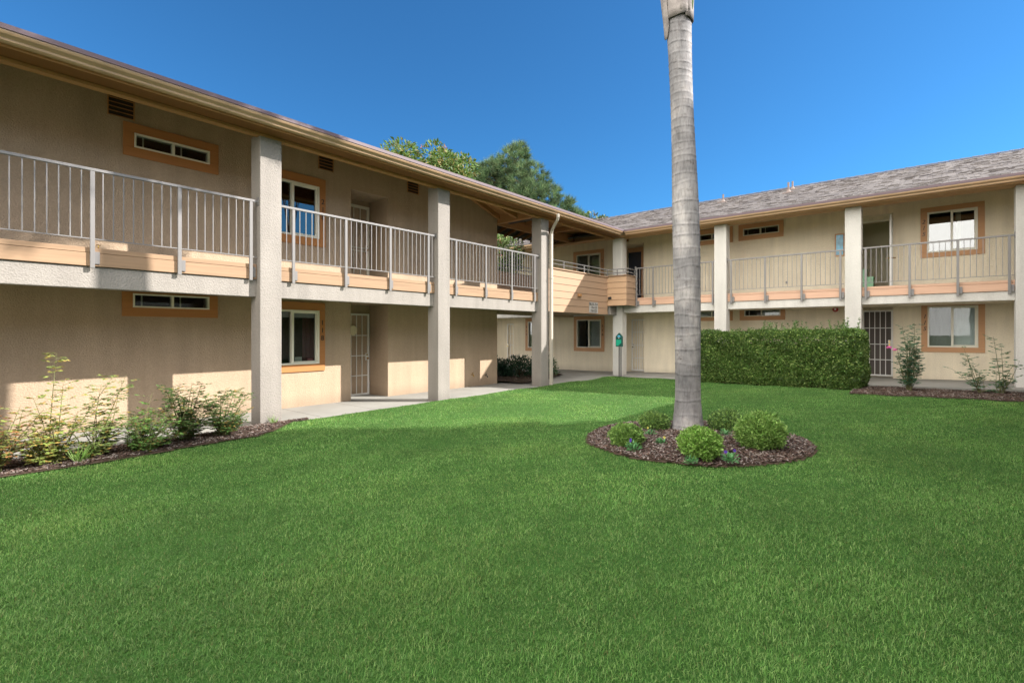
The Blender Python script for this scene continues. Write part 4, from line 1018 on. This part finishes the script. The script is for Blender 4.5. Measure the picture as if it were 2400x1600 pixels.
# weeds by the first column and along the left border
def tuft(x, y, label, n=26, h=.22, seed=1):
    z0 = gz(x,y); c = np.tile([x,y,z0],(n,1))+rng.normal(size=(n,3))*[.025,.025,0]; d = unit(np.stack([rng.normal(size=n)*.5,rng.normal(size=n)*.5,np.ones(n)],1)); L = h*rng.uniform(.5,1,n)
    o = leaf_mesh('grass_tuft', c, d, rdir(n), L, np.full(n,.010), jit((.16,.28,.06),n,.25), M['leaf']); tag(o, label, 'weed', 'weedy grass tufts in the left bed')
tuft(-8.66,3.95,'spiky grass tuft at the foot of the first column'); tuft(-7.92,1.28,'long bright grass tuft in front of the nearest rose bush',40,.30); tuft(-7.95,4.25,'grass tuft on the tip of the mulch beside the lawn',20,.14); tuft(-7.9,2.0,'short grass tuft at the lawn edge below the third rose bush',24,.18)

# passage shrubs
def mound(name, x, y, z0, rx_, ry_, h, n, col, label, ll=.09, alt=None, palt=.1):
    T = empty(name, (x,y,z0), label, 'shrub', 'dark shrubs in the passage'); st = MB(); r = random.Random(int(n))
    for k in range(22):
        a = r.uniform(0,6.28); q = r.uniform(.2,.9); st.tube([(x,y,z0-.02),(x+rx_*.5*q*math.cos(a),y+ry_*.5*q*math.sin(a),z0+h*.5),(x+rx_*q*math.cos(a),y+ry_*q*math.sin(a),z0+h*r.uniform(.7,1.1))],[.01,.006,.003],4,False)
    st.build('stems', M['bark'], T)
    dr = rdir(n); dr[:,2] = abs(dr[:,2]); f = rng.uniform(.5,1.08,n)
    pos = np.array([x,y,z0])+dr*f[:,None]*np.array([rx_,ry_,h]); d = unit(dr+rdir(n)*.7+np.array([0,0,.3])); L = ll*rng.uniform(.6,1.3,n)
    leaf_mesh('foliage', pos, d, unit(rdir(n)+[0,0,1.]), L, L*.38, jit(col,n,.35,alt,palt), M['leaf'], T); return T
mound('dark_shrub', -12.0, 13.2, .08, .75, .7, .62, 2600, (.03,.075,.045), 'dark leafy shrub just inside the passage')
mound('dark_shrub', -11.3, 13.9, .08, .75, .75, .66, 2600, (.03,.075,.04), 'dark shrub with reddish tips next to the third column')
mound('dark_shrub', -10.85, 14.75, .08, .42, .6, .78, 1500, (.05,.12,.04), 'greener shrub peeking out right of the downspout')
# hedge
def hedge():
    H0 = Vector((-5.45,15.42)); H1 = Vector((-1.30,14.92)); T = empty('hedge', (-3.3,15.2,.18), 'big clipped boxy green hedge in front of the right wing', 'hedge')
    ax = (H1-H0).normalized(); nx_ = Vector((ax.y,-ax.x)); Ln = (H1-H0).length; th = 1.05; zt = 1.46
    core = MB(); a_ = lambda s,t,z: (H0.x+ax.x*s+nx_.x*t, H0.y+ax.y*s+nx_.y*t, z)
    core.hexa([a_(.15,-th/2+.15,.1),a_(Ln-.15,-th/2+.15,.1),a_(Ln-.15,th/2-.15,.1),a_(.15,th/2-.15,.1),a_(.15,-th/2+.15,zt-.17),a_(Ln-.15,-th/2+.15,zt-.17),a_(Ln-.15,th/2-.15,zt-.17),a_(.15,th/2-.15,zt-.17)])
    core.build('inner_twigs', M['soil'], T)
    n = 60000; s = np.empty(n); t = np.empty(n); z = np.empty(n); nrm = np.zeros((n,3))
    sel = rng.random(n); A = sel < .56; B = (sel >= .56)&(sel < .80); C2 = (sel >= .80)&(sel < .93); D2 = sel >= .93
    def sd(m_): return m_.sum()
    s[A] = rng.uniform(0,Ln,sd(A)); t[A] = th/2; z[A] = rng.uniform(.02,zt,sd(A)); nrm[A] = (nx_.x,nx_.y,.1)
    s[B] = rng.uniform(0,Ln,sd(B)); t[B] = rng.uniform(-th/2,th/2,sd(B)); z[B] = zt; nrm[B] = (0,0,1)
    s[C2] = Ln; t[C2] = rng.uniform(-th/2,th/2,sd(C2)); z[C2] = rng.uniform(.02,zt,sd(C2)); nrm[C2] = (ax.x,ax.y,.1)
    s[D2] = 0; t[D2] = rng.uniform(-th/2,th/2,sd(D2)); z[D2] = rng.uniform(.02,zt,sd(D2)); nrm[D2] = (-ax.x,-ax.y,.1)
    # rounded edges and wavy clipping
    w1 = .018*np.sin(3.1*s+1)+.014*np.sin(7.7*s+4*z)+.014*np.sin(13*z+5*s)+.012*np.sin(4.4*s+2.2*t)
    depth = rng.exponential(.045,n)
    cs = np.clip((s-Ln+.25)/.25,0,1)*C2.astype(float)*0
    edge = np.clip((z-(zt-.22))/.22,0,1); ends = np.maximum(np.clip((s-(Ln-.3))/.3,0,1), np.clip((.3-s)/.3,0,1))
    inner = w1-depth-.15*edge**2*(~B)-.20*ends**2*(A|B)
    foot = np.clip((.22-z)/.22,0,1)*.10
    x = H0.x+ax.x*s+nx_.x*t; y = H0.y+ax.y*s+nx_.y*t
    tt = np.where(A, inner-foot, 0); x = x+nrm[:,0]*np.where(B,0,inner-foot); y = y+nrm[:,1]*np.where(B,0,inner-foot); z = z+np.where(B, inner-.10*np.clip((abs(t)-th/2+.2)/.2,0,1)**2, 0)
    base = gz(x,y)-.02; pos = np.stack([x,y,np.maximum(z,0)+base],1)
    d = unit(nrm*.8+rdir(n)*.9+np.array([0,0,.25])); L = .056*rng.uniform(.6,1.35,n)
    patch = 1+.22*np.sin(2.3*s+3*z)*np.sin(5*z+1.7*s)
    col = jit((.075,.14,.028),n,.5,(.22,.30,.08),.2)*patch[:,None]
    leaf_mesh('foliage', pos, d, unit(nrm+rdir(n)*.9), L, L*.62, np.clip(col,.003,.5), M['leaf'], T)
    # sprigs standing above the clipped top
    st = MB(); C_, D_ = [], []; r = random.Random(9)
    xs = [r.uniform(.1,Ln-.1) for _ in range(110)]+[2.0+r.gauss(0,.12) for _ in range(12)]+[2.7+r.gauss(0,.1) for _ in range(10)]+[3.75+r.gauss(0,.22) for _ in range(14)]
    for i, s_ in enumerate(xs):
        tq = r.uniform(-.35,.35); p = Vector(a_(s_,tq,gz(*a_(s_,tq,0)[:2])+zt-.05)); h = r.uniform(.06,.16) if i < 110 else r.uniform(.14,.36)
        q = p+Vector((r.gauss(0,.05),r.gauss(0,.05),h)); st.tube([p,q],[.004,.002],4,False)
        for k in range(int(h*90)):
            t_ = r.random(); C_.append(tuple(p.lerp(q,t_))); a = r.uniform(0,6.28); D_.append((math.cos(a),math.sin(a),r.uniform(.1,.9)))
    st.build('sprigs', M['stem'], T); n = len(C_); leaf_mesh('sprig_leaves', np.array(C_), np.array(D_), unit(rdir(n)+[0,0,.6]), rng.uniform(.035,.06,n), rng.uniform(.02,.03,n), jit((.10,.19,.05),n,.3), M['leaf'], T)
hedge()

# ------------------------------------------------------------------ waste bag dispenser on a post
DP = empty('waste_bag_dispenser', (-8.30,15.72,gz(-8.3,15.72)), 'green pet waste bag dispenser on two thin posts in front of the corner column', 'dispenser')
dx, dy = -8.30, 15.72
for s_ in (-.035,.035): MB().box(dx+s_-.014,dx+s_+.014,dy-.012,dy+.012,.02,1.15).build('post', M['black'], DP)
b_ = MB(); prof = [(-.125,1.12),(.125,1.12),(.125,1.47),(.0,1.60),(-.125,1.47)]
b_.ext(prof, lambda p: (dx+p[0],dy-.09,p[1]), lambda p: (dx+p[0],dy-.014,p[1])); bo = b_.build('box', M['dgreen'], DP, bevel=.008)
pl = MB(); pl.ext([(-.10,1.15),(-.02,1.15),(.04,1.21),(.09,1.24),(.09,1.36),(-.10,1.36)], lambda p: (dx+p[0],dy-.098,p[1]), lambda p: (dx+p[0],dy-.091,p[1])); pl.build('instruction_plate', M['bgreen'], DP)
pl = MB(); pl.ext([(-.065,1.455),(.065,1.455),(.035,1.51),(-.035,1.51)], lambda p: (dx+p[0],dy-.098,p[1]), lambda p: (dx+p[0],dy-.091,p[1])); pl.build('emblem', M['glasspic'], DP)
pl = MB(); pl.tube([(dx,dy-.091,1.42),(dx,dy-.1,1.42)],.014,10); pl.build('lock', M['white'], DP)

# small loose things
q = MB(); q.tube([FL(7.13,-.752,1.66),FL(7.13,-.735,1.66)],[.13,.12],24); tag(q.build('door_plaque', M['lightcream'], None), 'round cream plaque hanging on the barred door of 118', 'plaque')
q = MB(); q.box(-10.62,-10.60,5.31,5.46,.955,1.07); tag(q.build('greeting_card', M['frame'], None), 'cream card standing inside window 118', 'card', 'cards inside window 118')
q = MB(); q.box(-10.62,-10.60,5.60,5.71,.955,1.03); tag(q.build('greeting_card', simple('pink_card',(.6,.2,.2),.7), None), 'pink card standing inside window 118', 'card', 'cards inside window 118')
for i,(x0,x1,z1,lb) in enumerate(((-1.80,-1.55,3.55,'tall pale green storage box just inside the open doorway of 215'),(-1.54,-1.38,3.30,'short pale green storage box beside the taller one in the doorway'))):
    q = MB(); q.box(x0,x1,18.75,19.1,2.795,z1).box(x0-.008,x1+.008,18.742,19.108,z1-.06,z1+.008); tag(q.build('storage_box', M['lightgreen'], None, bevel=.006), lb, 'storage box', 'green boxes in the doorway')

# ------------------------------------------------------------------ GRASS
def grass():
    f_ = 1175/2400; yaw = R(40.0); fw = np.array([-math.sin(yaw), math.cos(yaw)]); rt = np.array([math.cos(yaw), math.sin(yaw)])
    xs, ys, ds = [], [], []
    for (d0,d1,dens) in ((1.5,3,21000),(3,4.5,12500),(4.5,6.5,7000),(6.5,9,4000),(9,13,2100),(13,19,1100)):
        half = d1*1.12+.6; area = (d1-d0)*2*half; n = int(area*dens)
        d = rng.uniform(d0,d1,n); l = rng.uniform(-half,half,n); ok = abs(l) < d*1.1+.6; d = d[ok]; l = l[ok]
        xs.append(d*fw[0]+l*rt[0]); ys.append(d*fw[1]+l*rt[1]); ds.append(d)
    x = np.concatenate(xs); y = np.concatenate(ys); d = np.concatenate(ds)
    left = np.where(y < 3.3, -7.86+.09*np.sin(y*1.3), np.where(y < 4.3, -7.86-(y-3.3)*.87, -8.73))+.04*np.sin(y*41)*np.sin(y*17)+.03*np.sin(y*9)+.02*np.sin(y*23)
    top = np.where(x < -5.4, 15.55, np.where(x < -1.45, 15.3-(x+5.4)*.12, 14.0+(x+1.45)*.12))
    dx_, dy_ = x-BC[0], y-BC[1]; a = np.arctan2(dy_,dx_); rb = 1.36+.035*np.sin(3*a+1)+.02*np.sin(7*a)
    ok = (x > left)&(y < top)&(np.hypot(dx_,dy_) > rb)&(x < 3.3)
    x, y, d = x[ok], y[ok], d[ok]; n = len(x)
    z = gz(x,y)+.008*np.sin(3.1*x+1)*np.cos(2.7*y)+.006*np.sin(7.3*x+2.1*y)-.014
    clump = np.sin(2.1*x+.7*y)*np.sin(1.7*y-.9*x+2)+.6*np.sin(6.3*x-2*y)*np.sin(5.1*y+1.3*x)+.5*np.sin(17*x+3*y)*np.sin(15*y-4*x)
    h = (.021+.004*clump)*rng.uniform(.6,1.35,n)
    wd = np.clip(.0016*d**.6,.0022,.010)*rng.uniform(.7,1.3,n)
    az = rng.uniform(0,2*math.pi,n); lean = rng.uniform(.1,1.25,n)
    D = np.stack([np.cos(az),np.sin(az)],1); S = np.stack([-np.sin(az),np.cos(az)],1)
    b = np.stack([x,y,z],1)
    def at(t, off, w_):
        p = b.copy(); p[:,:2] += D*(h*lean*t*t)[:,None]+S*(wd*w_)[:,None]; p[:,2] += h*t*(1-.28*lean*t); return p
    V = np.stack([at(0,0,-.5),at(0,0,.5),at(.55,0,.42),at(.55,0,-.42),at(1,0,0)],1)
    i0 = np.arange(n)[:,None]*5
    F3 = np.concatenate([i0+np.array([0,1,2]), i0+np.array([0,2,3]), i0+np.array([3,2,4])],0)
    col = jit((.108,.228,.050),n,.42,(.23,.35,.11),.22); col *= (1+.14*clump)[:,None]*(1+.13*np.sin(.9*x+1.7*np.sin(.6*y))*np.sin(1.1*y+.8*np.sin(1.3*x)))[:,None]; yl = np.clip(np.sin(1.9*x+2.3*np.sin(.8*y)+1)*np.sin(1.6*y-.7*x),0,1)[:,None]; col *= 1+yl*np.array([.14,.05,.04])
    dry = rng.random(n) < .02; col[dry] = [.22,.22,.08]
    c5 = np.repeat(np.clip(col,.003,.5),5,0); shade = np.tile([1,1,1.,1.,1.],n)[:,None]
    o = fast_mesh('grass', V.reshape(-1,3), F3, M['grass'], None, c5*shade)
    tag(o, 'dense short green lawn grass filling the court', 'grass', kind='stuff'); print('blades', n)
grass()

# ------------------------------------------------------------------ light, sky, camera
S = Vector((1,.85,.875)).normalized()
sun = bpy.data.lights.new('sun', 'SUN'); sun.energy = 4.1; sun.angle = R(.53); sun.color = (1,.95,.89)
so = bpy.data.objects.new('sun', sun); COL.objects.link(so); so.rotation_euler = (-S).to_track_quat('-Z','Y').to_euler(); so.location = (20,17,30)
SKYT = (.135,.325,.43); FILL_CLOUD = (11.6,11.1,10.5,1)
wd_ = bpy.data.worlds.new('World'); scene.world = wd_; wd_.use_nodes = True
nt = wd_.node_tree; bg = nt.nodes['Background']; sky = nt.nodes.new('ShaderNodeTexSky'); sky.sky_type = 'NISHITA'; sky.sun_disc = False
sky.sun_elevation = math.asin(S.z); sky.sun_rotation = math.atan2(S.x, S.y); sky.air_density = 1.0; sky.dust_density = .35; sky.ozone_density = 4.0; sky.altitude = 600
N, L = nt.nodes, nt.links
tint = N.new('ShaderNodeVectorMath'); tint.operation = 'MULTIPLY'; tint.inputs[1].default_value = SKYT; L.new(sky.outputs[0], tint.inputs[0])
# added bright cloud bank behind the camera, fills the shade; the sky over the roofs stays clear
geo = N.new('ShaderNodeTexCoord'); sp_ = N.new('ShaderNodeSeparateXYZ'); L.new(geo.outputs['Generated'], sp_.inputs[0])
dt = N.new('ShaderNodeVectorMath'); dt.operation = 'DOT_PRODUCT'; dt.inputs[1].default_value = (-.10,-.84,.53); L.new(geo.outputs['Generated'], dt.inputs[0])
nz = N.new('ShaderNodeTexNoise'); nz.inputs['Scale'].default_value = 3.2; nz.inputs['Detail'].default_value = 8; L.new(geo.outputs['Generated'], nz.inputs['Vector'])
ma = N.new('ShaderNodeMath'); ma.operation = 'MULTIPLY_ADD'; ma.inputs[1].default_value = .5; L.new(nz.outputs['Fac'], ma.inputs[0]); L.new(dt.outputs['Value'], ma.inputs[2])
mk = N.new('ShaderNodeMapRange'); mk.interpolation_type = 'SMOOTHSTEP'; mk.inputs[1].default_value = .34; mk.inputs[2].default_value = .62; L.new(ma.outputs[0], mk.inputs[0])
mixc = N.new('ShaderNodeMix'); mixc.data_type = 'RGBA'; L.new(mk.outputs[0], mixc.inputs[0]); L.new(tint.outputs[0], mixc.inputs[6]); mixc.inputs[7].default_value = FILL_CLOUD
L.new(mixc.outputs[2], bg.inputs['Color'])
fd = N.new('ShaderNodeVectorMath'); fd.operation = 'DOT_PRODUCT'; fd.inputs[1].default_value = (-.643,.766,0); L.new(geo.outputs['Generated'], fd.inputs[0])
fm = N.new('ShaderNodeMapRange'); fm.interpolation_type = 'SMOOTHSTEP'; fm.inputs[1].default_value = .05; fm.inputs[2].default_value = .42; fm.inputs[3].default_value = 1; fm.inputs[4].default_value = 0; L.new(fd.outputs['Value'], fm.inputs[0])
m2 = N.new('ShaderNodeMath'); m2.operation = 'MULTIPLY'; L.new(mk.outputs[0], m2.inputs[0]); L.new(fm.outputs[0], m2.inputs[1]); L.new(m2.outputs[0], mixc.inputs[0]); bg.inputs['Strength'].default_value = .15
cam = bpy.data.cameras.new('camera'); co = bpy.data.objects.new('camera', cam); COL.objects.link(co); scene.camera = co
co.location = (0,0,1.6); co.rotation_euler = (R(90),0,R(40.0)); cam.sensor_width = 36; cam.lens = 36*1175/2400
cam.shift_y = -(800-779.5)/2400; cam.clip_start = .05; cam.clip_end = 1500
vs = scene.view_settings; vs.view_transform = 'Standard'; vs.look = 'None'; vs.exposure = 1.5; vs.gamma = 1
